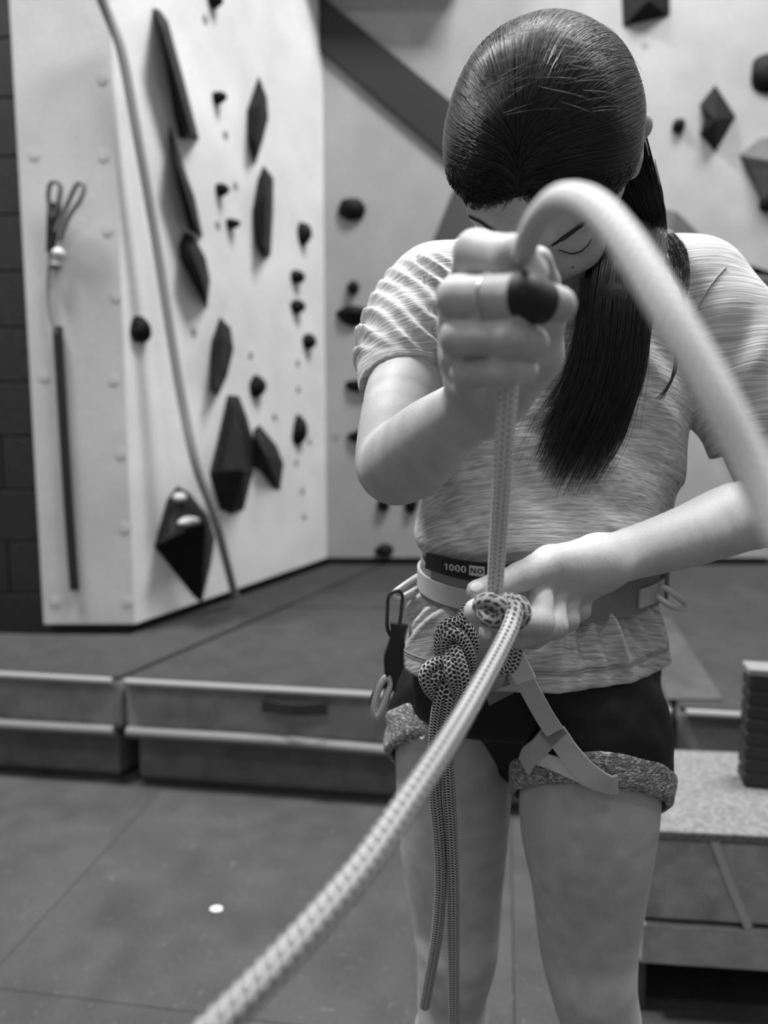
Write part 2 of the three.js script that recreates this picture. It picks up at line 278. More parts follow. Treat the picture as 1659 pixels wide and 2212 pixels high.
{ // masonry of the dark wall in view at the left edge
  const zf = ENDZ - 0.28, w = 0.4, h = 0.2; const g = new RoundedBoxGeometry(w - 0.005, h - 0.005, 0.1, 1, 0.004); boxUV(g); let k = 0;
  for (let r = 0; r < 26; r++) for (let c = -1; c < 5; c++) { const m = new THREE.Mesh(g, M.block); m.position.set(endLeft - 0.05 - w / 2 - c * w + (r % 2 ? 0.0 : -0.2), 0.1 + r * h, zf - 0.05); m.name = k ? 'block_' + String(k).padStart(3, '0') : 'block'; k++; m.castShadow = m.receiveShadow = true; farLeft.add(m); }
  const back = new THREE.Mesh(box(-4.2, endLeft - 0.02, 0, CEIL, zf - 0.3, zf - 0.055), M.plinth); back.name = 'mortar'; farLeft.add(back);
}
struct('wall_right', box(4.0, 4.2, 0, CEIL, -4.6, 3.2), M.room, 'plain wall right of the hall', 'wall');
struct('wall_far_left', box(-4.4, -4.2, 0, CEIL, -4.6, 3.2), M.room, 'plain wall left of the hall', 'wall');
struct('wall_rear', box(-4.4, 4.2, 0, CEIL, 3.0, 3.2), M.room, 'plain wall behind the viewer', 'wall');
struct('ceiling', box(-4.4, 4.2, CEIL, CEIL + 0.15, -4.6, 3.2), M.ceil, 'dull grey hall ceiling', 'ceiling');
for (const [x, z, w, d, I] of LAMPS) {
  const t = thing('ceiling_lamp', 'square ceiling lamp panel at ' + (z > 0 ? 'the rear' : 'the climbing walls') + (x < 0 ? ', left' : ', right') + (w > 1 ? ', wide' : ', small'), 'lamp', V(x, CEIL - 0.06, z));
  part(t, 'frame', box(x - w / 2 - 0.03, x + w / 2 + 0.03, CEIL - 0.045, CEIL, z - d / 2 - 0.03, z + d / 2 + 0.03), M.lampFrame);
  part(t, 'diffuser', box(x - w / 2, x + w / 2, CEIL - 0.05, CEIL - 0.046, z - d / 2, z + d / 2), M.lamp);
  const l = new THREE.RectAreaLight(0xffffff, I, w, d); l.position.set(x, CEIL - 0.06, z); l.rotation.x = -Math.PI / 2; l.name = numbered('lamp_light'); scene.add(l);
}

// ------------------------------------------------------------------ volumes, holds, bolt holes
const LEFT = { o: cornerA, n: leftN }, BACK = { o: V(0, 0, BACKZ), n: V(0, 0, 1) };
// a faceted plywood or resin volume: outline on the wall, ridge points standing off it
function facetGeo(w, outline, ridge, out) {
  const base = outline.map(([x, y]) => onPlane(x, y, w.o, w.n)); const n = base.length;
  const rp = ridge.map(([x, y, h]) => onPlane(x, y, w.o.clone().addScaledVector(w.n, h ?? out), w.n)); const pos = []; const tri = (a, b, c) => pos.push(a.x, a.y, a.z, b.x, b.y, b.z, c.x, c.y, c.z);
  const near = p => { let b = 0, bd = 1e9; rp.forEach((r, i) => { const d = r.distanceTo(p); if (d < bd) { bd = d; b = i; } }); return b; };
  for (let i = 0; i < n; i++) { const a = base[i], b = base[(i + 1) % n], ia = near(a), ib = near(b); tri(a, b, rp[ia]); if (ia !== ib) tri(b, rp[ib], rp[ia]); }
  for (let i = 0; i + 2 < rp.length; i++) tri(rp[0], rp[i + 1], rp[i + 2]);
  for (let i = 1; i + 1 < n; i++) tri(base[0], base[i + 1], base[i]);
  const g = new THREE.BufferGeometry(); g.setAttribute('position', new THREE.Float32BufferAttribute(pos, 3)); g.computeVertexNormals(); return boxUV(g);
}
function volume(label, w, outline, ridge, out, mat = M.volume) { return single('wall_volume', label, 'climbing volume', facetGeo(w, outline, ridge, out), mat); }
volume('long thin wedge volume, topmost on the left wall', LEFT, [[330, 16], [346, 22], [363, 46], [398, 174], [430, 300], [388, 300], [375, 247], [356, 128]], [[352, 60], [412, 285]], 0.10, M.volumeMatt);
volume('narrow wedge volume just below the long thin wedge', LEFT, [[366, 268], [378, 318], [421, 426], [438, 510], [408, 496], [384, 403], [364, 300]], [[380, 340], [424, 490]], 0.09);
volume('leaf shaped volume under the two thin wedges', LEFT, [[398, 500], [419, 511], [444, 556], [454, 605], [448, 664], [426, 629], [389, 559], [386, 529]], [[412, 540], [442, 620]], 0.09);
volume('spindle volume, upper of the pair nearest the corner', LEFT, [[559, 163], [577, 211], [580, 256], [568, 304], [552, 355], [535, 302], [533, 238]], [[560, 225], [556, 300]], 0.08);
volume('longer spindle volume, lower of the pair nearest the corner', LEFT, [[569, 357], [591, 385], [590, 458], [585, 550], [573, 561], [552, 527], [544, 458], [556, 389]], [[574, 420], [572, 530]], 0.08);
volume('knobbly dark volume above the big pear shaped volume', LEFT, [[475, 684], [498, 708], [505, 754], [491, 812], [472, 854], [456, 841], [453, 794], [456, 738]], [[482, 730], [476, 780], [466, 835]], 0.09);
volume('big pear shaped volume with dark underside', LEFT, [[491, 853], [516, 855], [534, 901], [546, 947], [547, 1022], [527, 1100], [500, 1112], [474, 1100], [452, 1022], [471, 947], [484, 886]], [[505, 880, 0.05], [478, 1016, 0.13], [528, 1016, 0.13]], 0.13, M.volumeMatt);
volume('curved fin volume joined to the pear volume', LEFT, [[560, 917], [598, 963], [613, 1002], [605, 1060], [589, 1054], [564, 1018], [546, 1009], [546, 930]], [[575, 985]], 0.08, M.volumeMatt);
const diamond = volume('large diamond volume low beside the hanging rope', LEFT, [[383, 1050], [409, 1064], [448, 1113], [464, 1163], [455, 1224], [436, 1303], [417, 1287], [333, 1181], [360, 1080]], [[395, 1072, 0.06], [372, 1160, 0.14], [445, 1128, 0.12]], 0.12);
volume('square black volume at the top edge of the back wall', BACK, [[1340, -60], [1447, -60], [1447, 34], [1345, 58]], [[1400, 0]], 0.09);
volume('black diamond volume on the back wall, right of the head', BACK, [[1545, 183], [1590, 252], [1545, 330], [1511, 290], [1521, 258], [1511, 226]], [[1548, 258]], 0.12);
volume('grey speckled volume at the right edge of the back wall', BACK, [[1597, 335], [1640, 300], [1720, 285], [1720, 480], [1650, 452], [1618, 372]], [[1680, 350]], 0.15, M.greyVolume);
volume('big dark hexagonal volume behind the head and shoulders', BACK, [[992, 378], [1150, 330], [1340, 440], [1462, 457], [1594, 588], [1720, 604], [1720, 760], [1500, 800], [1150, 700], [925, 545]], [[1080, 500], [1420, 600]], 0.16, std(0.05, 0.7));
// the dark painted beam that crosses the back wall and the panel it carries
single('painted_beam', 'dark painted beam crossing the back wall diagonally', 'beam', (() => { const pl = BACK.o; const s = new THREE.Shape(); [[655, -260], [655, 78], [1010, 380], [1075, 308], [700, 2], [700, -260]].map(([x, y]) => onPlane(x, y, pl, BACK.n)).forEach((p, i) => i ? s.lineTo(p.x, p.y) : s.moveTo(p.x, p.y)); const g = new THREE.ExtrudeGeometry(s, { depth: 0.03, bevelEnabled: false }); g.translate(0, 0, BACKZ); return boxUV(g); })(), M.band);
// resin holds
function blob(w, x, y, rx, ry, h, style, i) {
  const c = onPlane(x, y, w.o, w.n), d = c.distanceTo(camera.position) / FOC; const g = new THREE.SphereGeometry(1, 20, 14); const p = g.attributes.position; const r1 = rx * d, r2 = ry * d;
  const t = V(0, 1, 0).cross(w.n).normalize(); const fac = 1 / Math.max(0.25, Math.abs(t.dot(V(1, 0, 0))));
  for (let k = 0; k < p.count; k++) {
    let a = p.getX(k), b = p.getY(k), e = p.getZ(k); const nn = 1 + 0.18 * noise(a * 1.7 + i * 9, b * 1.7, e * 1.7);
    if (style === 'jug') { b = b > 0 ? b * 0.75 : b; e *= b > 0 ? 1.0 : 0.75; }
    if (style === 'drop') { a *= 1 - 0.35 * b; }
    a *= nn * r1 * Math.min(fac, 1.45); b *= nn * r2; e = Math.max(e, -0.12) * h;
    const q = c.clone().addScaledVector(t, a).add(V(0, b, 0)).addScaledVector(w.n, e); p.setXYZ(k, q.x, q.y, q.z);
  }
  g.computeVertexNormals(); return g;
}
const HOLDS = [
  [LEFT, 297, 712, 15, 26, 'drop', 'dark teardrop hold between the wall edge and the hanging rope'],
  [LEFT, 466, 212, 8, 11, '', 'small dark hold left of the upper spindle volume'],
  [LEFT, 472, 412, 8, 13, '', 'small dark hold left of the lower spindle volume, upper one'],
  [LEFT, 496, 484, 9, 10, '', 'small round hold left of the lower spindle volume, lower one'],
  [LEFT, 457, 4, 9, 11, '', 'small hold at the top edge of the left wall'],
  [LEFT, 551, 832, 14, 24, 'drop', 'slanted dark hold right of the knobbly volume'],
  [LEFT, 652, 506, 12, 23, '', 'tall oval hold, topmost of the column in the corner'],
  [LEFT, 637, 598, 12, 14, '', 'small hold, second of the column in the corner'],
  [LEFT, 638, 663, 13, 15, '', 'small hold, third of the column in the corner'],
  [LEFT, 662, 738, 13, 17, '', 'small hold, fourth of the column in the corner'],
  [LEFT, 642, 928, 14, 32, 'drop', 'long dark hold, lowest of the column in the corner'],
  [BACK, 760, 453, 29, 23, '', 'black egg shaped hold, highest on the back wall left of the fist'],
  [BACK, 763, 622, 13, 14, '', 'small black hold right above the half dome hold'],
  [BACK, 762, 679, 34, 24, 'jug', 'black half dome hold left of the sleeve'],
  [BACK, 808, 780, 22, 20, '', 'round black hold half hidden by the sleeve'],
  [BACK, 783, 832, 38, 15, 'jug', 'flat black ledge hold beside the sleeve hem'],
  [BACK, 788, 941, 38, 17, 'jug', 'flat black ledge hold beside the elbow'],
  [BACK, 828, 1088, 14, 16, '', 'small black hold just below the elbow'],
  [BACK, 888, 1085, 14, 24, '', 'dark hold between elbow and shirt'],
  [BACK, 830, 1188, 19, 13, '', 'low black hold close above the mats'],
  [BACK, 1465, 273, 12, 12, '', 'small round hold between the head and the black diamond volume'],
  [BACK, 1662, 160, 34, 30, '', 'black hold cut by the right edge of the picture'],
  [BACK, 1655, 440, 13, 16, '', 'small hold under the grey volume at the right edge'],
];
HOLDS.forEach(([w, x, y, rx, ry, st, label], i) => single('climbing_hold', label, 'climbing hold', blob(w, x, y, rx, ry, 0.05, st, i), M.hold));
[['small grey hold bolted on the diamond volume, upper one', 385, 1074, 16, 12], ['grey bar hold bolted on the diamond volume, lower one', 404, 1126, 26, 13]].forEach(([l, x, y, rx, ry], i) => { const w2 = { o: LEFT.o.clone().addScaledVector(LEFT.n, i ? 0.115 : 0.075), n: LEFT.n }; single('climbing_hold', l, 'climbing hold', blob(w2, x, y, rx * 0.8, ry * 0.8, 0.03, '', 40 + i), std(0.5, 0.3)); });
{
  const pts = [[487, 292], [508, 402], [470, 487], [418, 718], [541, 768], [593, 902], [443, 42], [643, 785], [644, 842], [668, 955], [653, 1062], [657, 1117], [640, 1000]];
  const g0 = new THREE.CylinderGeometry(0.017, 0.017, 0.004, 14); g0.rotateX(Math.PI / 2); let k = 0;
  const hole = (w, wall, x, y) => { const m = new THREE.Mesh(g0, M.hole); m.position.copy(onPlane(x, y, w.o, w.n)); m.quaternion.setFromUnitVectors(V(0, 0, 1), w.n); m.name = k ? 'bolt_hole_' + String(k).padStart(3, '0') : 'bolt_hole'; k++; m.receiveShadow = true; wall.add(m); };
  pts.forEach(([x, y]) => hole(LEFT, wallLeft, x, y)); [[725, 945], [1393, 97], [1397, 375], [905, 620]].forEach(([x, y]) => hole(BACK, wallBack, x, y));
  [[73, 333], [220, 168], [222, 336], [250, 640], [95, 812], [245, 820], [260, 980], [268, 1140], [118, 1300], [275, 1300], [232, 496]].forEach(([x, y]) => { const w = { o: V(0, 0, ENDZ), n: V(0, 0, 1) }; const m = new THREE.Mesh(g0, M.wallEnd); m.position.copy(onPlane(x, y, w.o, w.n)); m.name = k ? 'bolt_hole_' + String(k).padStart(3, '0') : 'bolt_hole'; k++; wallEnd.add(m); });
}
// rope hanging down the left wall
{
  const L = (x, y, h) => onPlane(x, y, LEFT.o.clone().addScaledVector(LEFT.n, h), LEFT.n);
  const pts = [[40, -420, 0.02], [203, -40, 0.02], [240, 50, 0.03], [258, 95, 0.05], [296, 290, 0.08], [335, 510, 0.1], [362, 680, 0.12], [392, 860, 0.15], [425, 1010, 0.19], [462, 1110, 0.2], [486, 1200, 0.16], [508, 1288, 0.1]];
  single('climbing_rope', 'grey top rope hanging down the left wall past the diamond volume', 'rope', sweep(pts.map(([x, y, h]) => L(x, y, h)), 0.0155, { seg: 0.03, sides: 8 }), M.ropeGrey);
}
// strap hanging on the end face
{
  const E = (x, y, h) => onPlane(x, y, V(0, 0, ENDZ + h), V(0, 0, 1)); const base = E(140, 1275, 0);
  const t = thing('hanging_strap', 'dark strap with loops hanging on the narrow end face', 'strap', base);
  part(t, 'cord_loop', sweep([E(112, 470, 0.02), E(104, 420, 0.03), E(112, 392, 0.04), E(130, 396, 0.04), E(128, 430, 0.03), E(118, 470, 0.02)], 0.008, { seg: 0.02, sides: 8 }), M.holdGrey);
  part(t, 'cord_loop', sweep([E(122, 500, 0.02), E(146, 440, 0.03), E(172, 392, 0.05), E(182, 400, 0.05), E(174, 430, 0.05), E(150, 465, 0.04), E(128, 520, 0.02)], 0.008, { seg: 0.02, sides: 8 }), M.holdGrey);
  part(t, 'webbing', ribbon([E(118, 438, 0.025), E(113, 500, 0.02), E(109, 545, 0.015)], [V(0, 0, 1), V(0, 0, 1), V(0, 0, 1)], u => 0.045 - 0.02 * u, 0.008, { n: 12 }), M.dark);
  part(t, 'clip', blob({ o: V(0, 0, ENDZ + 0.015), n: V(0, 0, 1) }, 127, 548, 13, 11, 0.02, '', 60), std(0.55, 0.5), 'white plastic clip');
  part(t, 'clip', blob({ o: V(0, 0, ENDZ + 0.015), n: V(0, 0, 1) }, 121, 574, 12, 8, 0.02, '', 61), M.holdGrey, 'dark end of the clip');
  part(t, 'cord', sweep([E(108, 545, 0.012), E(104, 620, 0.012), E(110, 690, 0.012), E(124, 720, 0.012)], 0.006, { seg: 0.03, sides: 6 }), M.holdGrey);
  part(t, 'sleeve', ribbon([E(124, 705, 0.012), E(133, 850, 0.012), E(146, 1060, 0.012), E(161, 1275, 0.012)], [V(0, 0, 1), V(0, 0, 1), V(0, 0, 1), V(0, 0, 1)], 0.030, 0.01, { n: 20 }), M.dark, 'long black strap');
}

// ------------------------------------------------------------------ landing mats
function matThing(label, planPts, frontFrom, frontTo, handlePx, wrinkle) {
  const plan = planPts.map(p => p.isVector3 ? p : onHeight(p[0], p[1], MATH));
  const c = plan.reduce((a, p) => a.add(p), V(0, 0, 0)).multiplyScalar(1 / plan.length).setY(0);
  const t = thing('landing_mat', label, 'mat', c);
  // shrink a little so that neighbours leave a seam
  const cc = plan.map(p => { const v = p.clone().sub(c).setY(0); return c.clone().addScaledVector(v, 1 - 0.012 / v.length()); });
  const mk = (y0, h, inset, bev) => { const s = new THREE.Shape(); cc.forEach((p, i) => { const v = p.clone().sub(c).setY(0); const q = c.clone().addScaledVector(v, 1 - inset / v.length()); i ? s.lineTo(q.x, -q.z) : s.moveTo(q.x, -q.z); }); const g = new THREE.ExtrudeGeometry(s, { depth: h - 2 * bev, bevelEnabled: true, bevelSize: bev, bevelThickness: bev, bevelOffset: -bev, bevelSegments: 3 }); g.rotateX(-Math.PI / 2); g.translate(0, y0 + bev, 0); return boxUV(g); };
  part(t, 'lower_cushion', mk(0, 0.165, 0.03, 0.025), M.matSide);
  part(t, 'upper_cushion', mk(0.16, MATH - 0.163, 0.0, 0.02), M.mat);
  part(t, 'top_cover', mk(MATH - 0.008, 0.008, 0.0, 0.003), M.matTop, 'dark top cover');  // thin top slab, same vinyl map in a darker tone than the cushions
  if (frontFrom) {
    const a = frontFrom, b = frontTo, off = fBack.clone().multiplyScalar(-0.004); const at = (u, y, o) => a.clone().lerp(b, u).setY(y).add(off).addScaledVector(fBack, -(o || 0));
    part(t, 'piping', sweep([at(0.01, MATH - 0.012), at(0.5, MATH - 0.012), at(0.99, MATH - 0.012)], 0.012, { seg: 0.2, sides: 8 }), M.piping);
    part(t, 'ridge', sweep([at(0.01, 0.163), at(0.3, 0.166, 0.004), at(0.6, 0.158, 0.004), at(0.99, 0.163)], 0.017, { seg: 0.1, sides: 8 }), M.ridge);
    if (handlePx) {
      const w = { o: a.clone().addScaledVector(fBack, -0.01), n: fBack.clone().negate() }; const H = (x, y, h) => onPlane(x, y, w.o.clone().addScaledVector(w.n, h), w.n);
      const [x0, x1, y] = handlePx; const n = [w.n, w.n, w.n, w.n, w.n];
      const h = part(t, 'handle', ribbon([H(x0, y - 6, 0.004), H(x0 + 18, y - 4, 0.006), H((x0 + x1) / 2, y + 4, 0.03), H(x1 - 18, y + 1, 0.006), H(x1, y, 0.004)], n, 0.034, 0.006, { n: 30 }), M.handle, 'black carrying strap');
      h.name = 'handle';
    }
  }
  return t;
}
const seamA = onHeight(262, 1463, MATH), seamB = onHeight(800, 1231, MATH), seamC = onHeight(1462, 1528, MATH);
const seamM = seamA.clone().lerp(seamB, 0.52); const backEdge = BACKZ + 0.02;
const atBack = (a, b) => { const t = (backEdge - a.z) / (b.z - a.z); return a.clone().lerp(b, t); };
const seamBack = atBack(seamA, seamB); const leftEdgeX = -3.4;
const frontL = seamA.clone().addScaledVector(fDir, -2.6), frontR = seamC.clone().addScaledVector(fDir, 2.2);
const splitR = seamC.clone().addScaledVector(fBack, 2.6); const backR = atBack(seamC, splitR); const midR = seamC.clone().lerp(backR, 0.55);
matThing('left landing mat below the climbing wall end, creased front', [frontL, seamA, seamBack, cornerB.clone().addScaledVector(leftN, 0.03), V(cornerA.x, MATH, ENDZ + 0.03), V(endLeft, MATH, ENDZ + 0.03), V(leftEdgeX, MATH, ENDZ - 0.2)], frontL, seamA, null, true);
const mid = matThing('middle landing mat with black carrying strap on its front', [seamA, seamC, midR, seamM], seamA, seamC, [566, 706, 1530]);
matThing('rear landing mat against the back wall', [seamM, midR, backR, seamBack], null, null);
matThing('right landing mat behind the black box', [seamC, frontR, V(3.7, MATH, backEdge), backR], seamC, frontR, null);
{
  const q = [[1395, 1335], [1448, 1335], [1562, 1512], [1440, 1512]].map(([x, y]) => onHeight(x, y, MATH + 0.001)); const s = new THREE.Shape(); q.forEach((p, i) => i ? s.lineTo(p.x, -p.z) : s.moveTo(p.x, -p.z));
  const g = new THREE.ExtrudeGeometry(s, { depth: 0.003, bevelEnabled: false }); g.rotateX(-Math.PI / 2); g.translate(0, MATH + 0.001, 0); part(mid, 'seam_strip', boxUV(g), M.strip, 'lighter flat cover strip over the seam');
}
// chalk crumb on the floor
{ const c = onHeight(468, 1963, 0.004); const g = new THREE.IcosahedronGeometry(0.012, 1); const p = g.attributes.position; for (let i = 0; i < p.count; i++) { const s = 1 + 0.25 * noise(p.getX(i) * 120, p.getY(i) * 120, p.getZ(i) * 120); p.setXYZ(i, p.getX(i) * s * 1.2, p.getY(i) * s * 0.4, p.getZ(i) * s); } g.computeVertexNormals(); g.translate(c.x, 0.004, c.z); single('chalk_crumb', 'white chalk crumb on the rubber floor', 'chalk', g, M.chalk); }

// ------------------------------------------------------------------ bench and box at the right
{
  const BH = 0.36, a = onHeight(1397, 1792, BH), b = onHeight(1659, 1805, BH); const dir = b.clone().sub(a).setY(0).normalize(), back = V(dir.z, 0, -dir.x); if (back.z > 0) back.negate();
  const len = 1.1, dep = 0.34; const ang = Math.atan2(-dir.z, dir.x);
  const t = thing('low_bench', 'low bench with pale speckled top and grey boarded front', 'bench', V(a.x, 0, a.z)); t.rotation.y = ang; t.updateWorldMatrix(true, true);
  const add = (name, x0, x1, y0, y1, z0, z1, m, l) => { const g = new RoundedBoxGeometry(x1 - x0, y1 - y0, z1 - z0, 2, Math.min(0.004, (y1 - y0) / 3)); boxUV(g); const o = new THREE.Mesh(g, m); o.position.set((x0 + x1) / 2, (y0 + y1) / 2, (z0 + z1) / 2); o.name = name; if (l) o.userData.label = l; o.castShadow = o.receiveShadow = true; t.add(o); return o; };
  add('top', -0.0, len, BH - 0.018, BH, -dep, 0.0, M.benchTop, 'pale speckled top');
  add('front_board', 0, len, 0.192, BH - 0.02, -0.02, -0.004, M.board); add('front_board', 0, len, 0.104, 0.181, -0.02, -0.004, M.board);
  add('end_panel', 0.0, 0.016, 0.0, BH - 0.02, -dep, -0.021, M.boardDark); add('end_panel', len - 0.016, len, 0.0, BH - 0.02, -dep, -0.021, M.boardDark);
  add('back_board', 0.017, len - 0.017, 0.01, BH - 0.02, -dep, -dep + 0.016, M.boardDark); add('rail', 0.017, len - 0.017, 0.175, 0.2, -0.04, -0.021, M.boardDark);
  const w = { o: a.clone().addScaledVector(back, 0.002), n: back.clone().negate() }; const H = (x, y) => onPlane(x, y, w.o, w.n);
  part(t, 'tape_strip', ribbon([H(1541, 1812), H(1565, 1875), H(1590, 1940), H(1618, 2006)], [w.n, w.n, w.n, w.n], 0.014, 0.002, { n: 10 }), M.tape, 'faint lighter stripe across the front');
  const q = onHeight(1604, 1702, BH); const bt = thing('ribbed_box', 'black ribbed box standing on the pale bench', 'box', V(q.x, BH, q.z)); bt.rotation.y = ang - 0.12; bt.updateWorldMatrix(true, true);
  const badd = (name, x0, x1, y0, y1, z0, z1, m) => { const g = new RoundedBoxGeometry(x1 - x0, y1 - y0, z1 - z0, 2, 0.003); boxUV(g); const o = new THREE.Mesh(g, m); o.position.set((x0 + x1) / 2, (y0 + y1) / 2, (z0 + z1) / 2); o.name = name; o.castShadow = o.receiveShadow = true; bt.add(o); };
  badd('body', 0.004, 0.296, 0, 0.222, -0.046, -0.004, M.boardDark); for (let i = 0; i < 8; i++) badd('slat', 0, 0.3, 0.008 + i * 0.027, 0.029 + i * 0.027, -0.05, 0, std(0.018, 0.6)); badd('lid', -0.002, 0.302, 0.224, 0.238, -0.052, 0.002, std(0.2, 0.6));
}

// ------------------------------------------------------------------ the climber: skeleton
const rp = (px, d) => px * d / FOC; // half-width in pixels to metres at a distance
// legs: her left leg stands nearer
const legN = [[P(1282, 1590, .825), .0715], [P(1270, 1760, .832), .0725], [P(1272, 1900, .852), .0622], [P(1271, 2050, .876), .0535], [P(1281, 2130, .884), .0475], [P(1300, 2225, .897), .0450]];
const kneeN = P(1300, 2225, .897); legN.push([V(kneeN.x + .008, 0.24, kneeN.z - 0.035), .0475], [V(kneeN.x + .012, 0.09, kneeN.z - 0.03), .030], [V(kneeN.x + .012, 0.055, kneeN.z - 0.02), .030]);
const legF = [[P(988, 1545, .93), .074], [P(981, 1660, .942), .0705], [P(979, 1800, .956), .0665], [P(981, 1900, .966), .0600], [P(986, 2000, .976), .0535], [P(987, 2060, .982), .0495], [P(976, 2150, .992), .0430], [P(977, 2225, 1.0), .0440]];
const kneeF = P(977, 2225, 1.0); legF.push([V(kneeF.x, 0.24, kneeF.z - 0.035), .0465], [V(kneeF.x, 0.09, kneeF.z - 0.03), .030], [V(kneeF.x, 0.055, kneeF.z - 0.02), .030]);
// her right arm (raised fist)
const shR = P(935, 650, .825), elR = P(852, 1004, .705), wrR = P(1046, 862, .53);
const armR = [[shR, .044], [P(885, 800, .775), .0385], [P(858, 930, .725), .0355], [elR, .0345], [P(888, 985, .665), .0355], [P(935, 945, .615), .0310], [P(1000, 895, .56), .0235], [wrR, .0205]];
// her left arm (hand at the knot)
const shL = P(1500, 645, .83), elL = P(1690, 1085, .775), wrL = P(1290, 1218, .655);
const armL = [[shL, .044], [P(1590, 830, .81), .0400], [P(1650, 980, .79), .0360], [elL, .0340], [P(1590, 1118, .745), .0335], [P(1480, 1160, .71), .0275], [P(1370, 1194, .68), .0225], [wrL, .0205]];
// torso slices: [row, left, right, distance, half depth, turn]
const SL = [
  [540, 1010, 1420, .84, .050, 0], [575, 945, 1490, .835, .060, 0], [620, 918, 1518, .83, .072, 0], [700, 925, 1510, .83, .084, 0], [800, 930, 1495, .83, .090, 0], [900, 926, 1484, .83, .092, .03],
  [1000, 914, 1464, .83, .090, .07], [1070, 906, 1452, .83, .088, .12], [1130, 902, 1446, .83, .090, .17], [1172, 908, 1440, .83, .091, .2], [1200, 922, 1428, .83, .083, .22], [1225, 930, 1420, .832, .077, .23], [1255, 926, 1416, .834, .077, .25],
  [1285, 905, 1420, .838, .083, .27], [1330, 886, 1432, .842, .092, .29], [1380, 874, 1446, .847, .101, .31], [1430, 868, 1454, .852, .106, .32], [1480, 866, 1452, .856, .107, .32]];
const slices = SL.map(([y, l, r, d, b, t]) => { const c = P((l + r) / 2, y, d); return { y: c.y, x: c.x, z: c.z, a: (r - l) / 2 * d / FOC, b, t }; }).reverse(); // ascending height
function sliceAt(y) {
  let i = 0; while (i < slices.length - 2 && y > slices[i + 1].y) i++; const s = slices[i], e = slices[i + 1]; let u = clamp((y - s.y) / (e.y - s.y), 0, 1);
  const s0 = slices[Math.max(0, i - 1)], e1 = slices[Math.min(slices.length - 1, i + 2)]; const u2 = u * u, u3 = u2 * u;
  const H = k => { const h = e.y - s.y, m0 = s0 === s ? (e[k] - s[k]) : (e[k] - s0[k]) / (e.y - s0.y) * h, m1 = e1 === e ? (e[k] - s[k]) : (e1[k] - s[k]) / (e1.y - s.y) * h; return (2 * u3 - 3 * u2 + 1) * s[k] + (u3 - 2 * u2 + u) * m0 + (-2 * u3 + 3 * u2) * e[k] + (u3 - u2) * m1; };
  return { x: H('x'), z: H('z'), a: H('a'), b: H('b'), t: H('t') };
}
// slice table sampled finely for speed
const SY0 = slices[0].y, SY1 = slices[slices.length - 1].y, SN = 400, sTab = []; for (let i = 0; i <= SN; i++) { const s = sliceAt(SY0 + (SY1 - SY0) * i / SN); sTab.push([s.x, s.z, s.a, s.b, Math.cos(s.t), Math.sin(s.t)]); }
function torso(x, y, z, off) {
  const f = clamp((y - SY0) / (SY1 - SY0), 0, 1) * SN, s = sTab[Math.round(f)]; const dx = x - s[0], dz = z - s[1]; const lx = dx * s[4] - dz * s[5], lz = dx * s[5] + dz * s[4]; const a = s[2] + off, b = s[3] + off;
  const p = lx / a, q = lz / b, k0 = Math.sqrt(p * p + q * q), k1 = Math.sqrt((p / a) ** 2 + (q / b) ** 2); let d = k1 < 1e-6 ? -Math.min(a, b) : k0 * (k0 - 1) / k1; d *= 0.85;
  const over = Math.max(y - SY1, SY0 - y); return over > 0 ? Math.max(d, over) : Math.max(d, over);
}

// ------------------------------------------------------------------ head frame
const headC = P(1172, 356, .682);
const toV = V(0, CAMH, 0).sub(headC).normalize(); const hRight0 = V(1, 0, 0).addScaledVector(toV, -toV.x).normalize(), hUp0 = toV.clone().cross(hRight0);
const HP = 54 * Math.PI / 180, HR = 9 * Math.PI / 180, HY = -8 * Math.PI / 180;
const hU0 = hUp0.clone().multiplyScalar(Math.cos(HP)).addScaledVector(toV, Math.sin(HP)), hF0 = toV.clone().multiplyScalar(Math.cos(HP)).addScaledVector(hUp0, -Math.sin(HP));
const hF = hF0.clone().applyAxisAngle(hU0, HY).applyAxisAngle(toV, HR), hU = hU0.clone().applyAxisAngle(toV, HR), hX = hU.clone().cross(hF).normalize();
const HW = (x, u, f) => headC.clone().addScaledVector(hX, x).addScaledVector(hU, u).addScaledVector(hF, f);
const hl = (x, y, z) => { const a = x - headC.x, b = y - headC.y, c = z - headC.z; return [a * hX.x + b * hX.y + c * hX.z, a * hU.x + b * hU.y + c * hU.z, a * hF.x + b * hF.y + c * hF.z]; };
const C3 = (a, b, ra, rb) => capsule(V(...a), V(...b), ra, rb);
const browL = C3([.014, .020, .076], [.050, .016, .055], .010, .009), nose = C3([0, .012, .083], [0, -.032, .101], .0075, .0115), jawL = C3([.056, -.040, -.005], [.018, -.108, .050], .016, .018), alaL = C3([.012, -.037, .090], [.011, -.038, .092], .0078, .0078), lipU = C3([-.016, -.062, .086], [.016, -.062, .086], .006, .006), lipD = C3([-.013, -.071, .085], [.013, -.071, .085], .0065, .0065), chin = C3([-.006, -.107, .064], [.006, -.107, .064], .017, .017);
const earRim = C3([.080, .010, -.026], [.076, -.030, -.012], .011, .008);
const KX = .0715, KU = .0765, KF = .0865, KCU = .022, KCF = .008;
function skull(x, u, f, o = 0) { return ellip(x, u - KCU, f + KCF, KX + o, KU + o, KF + o); }
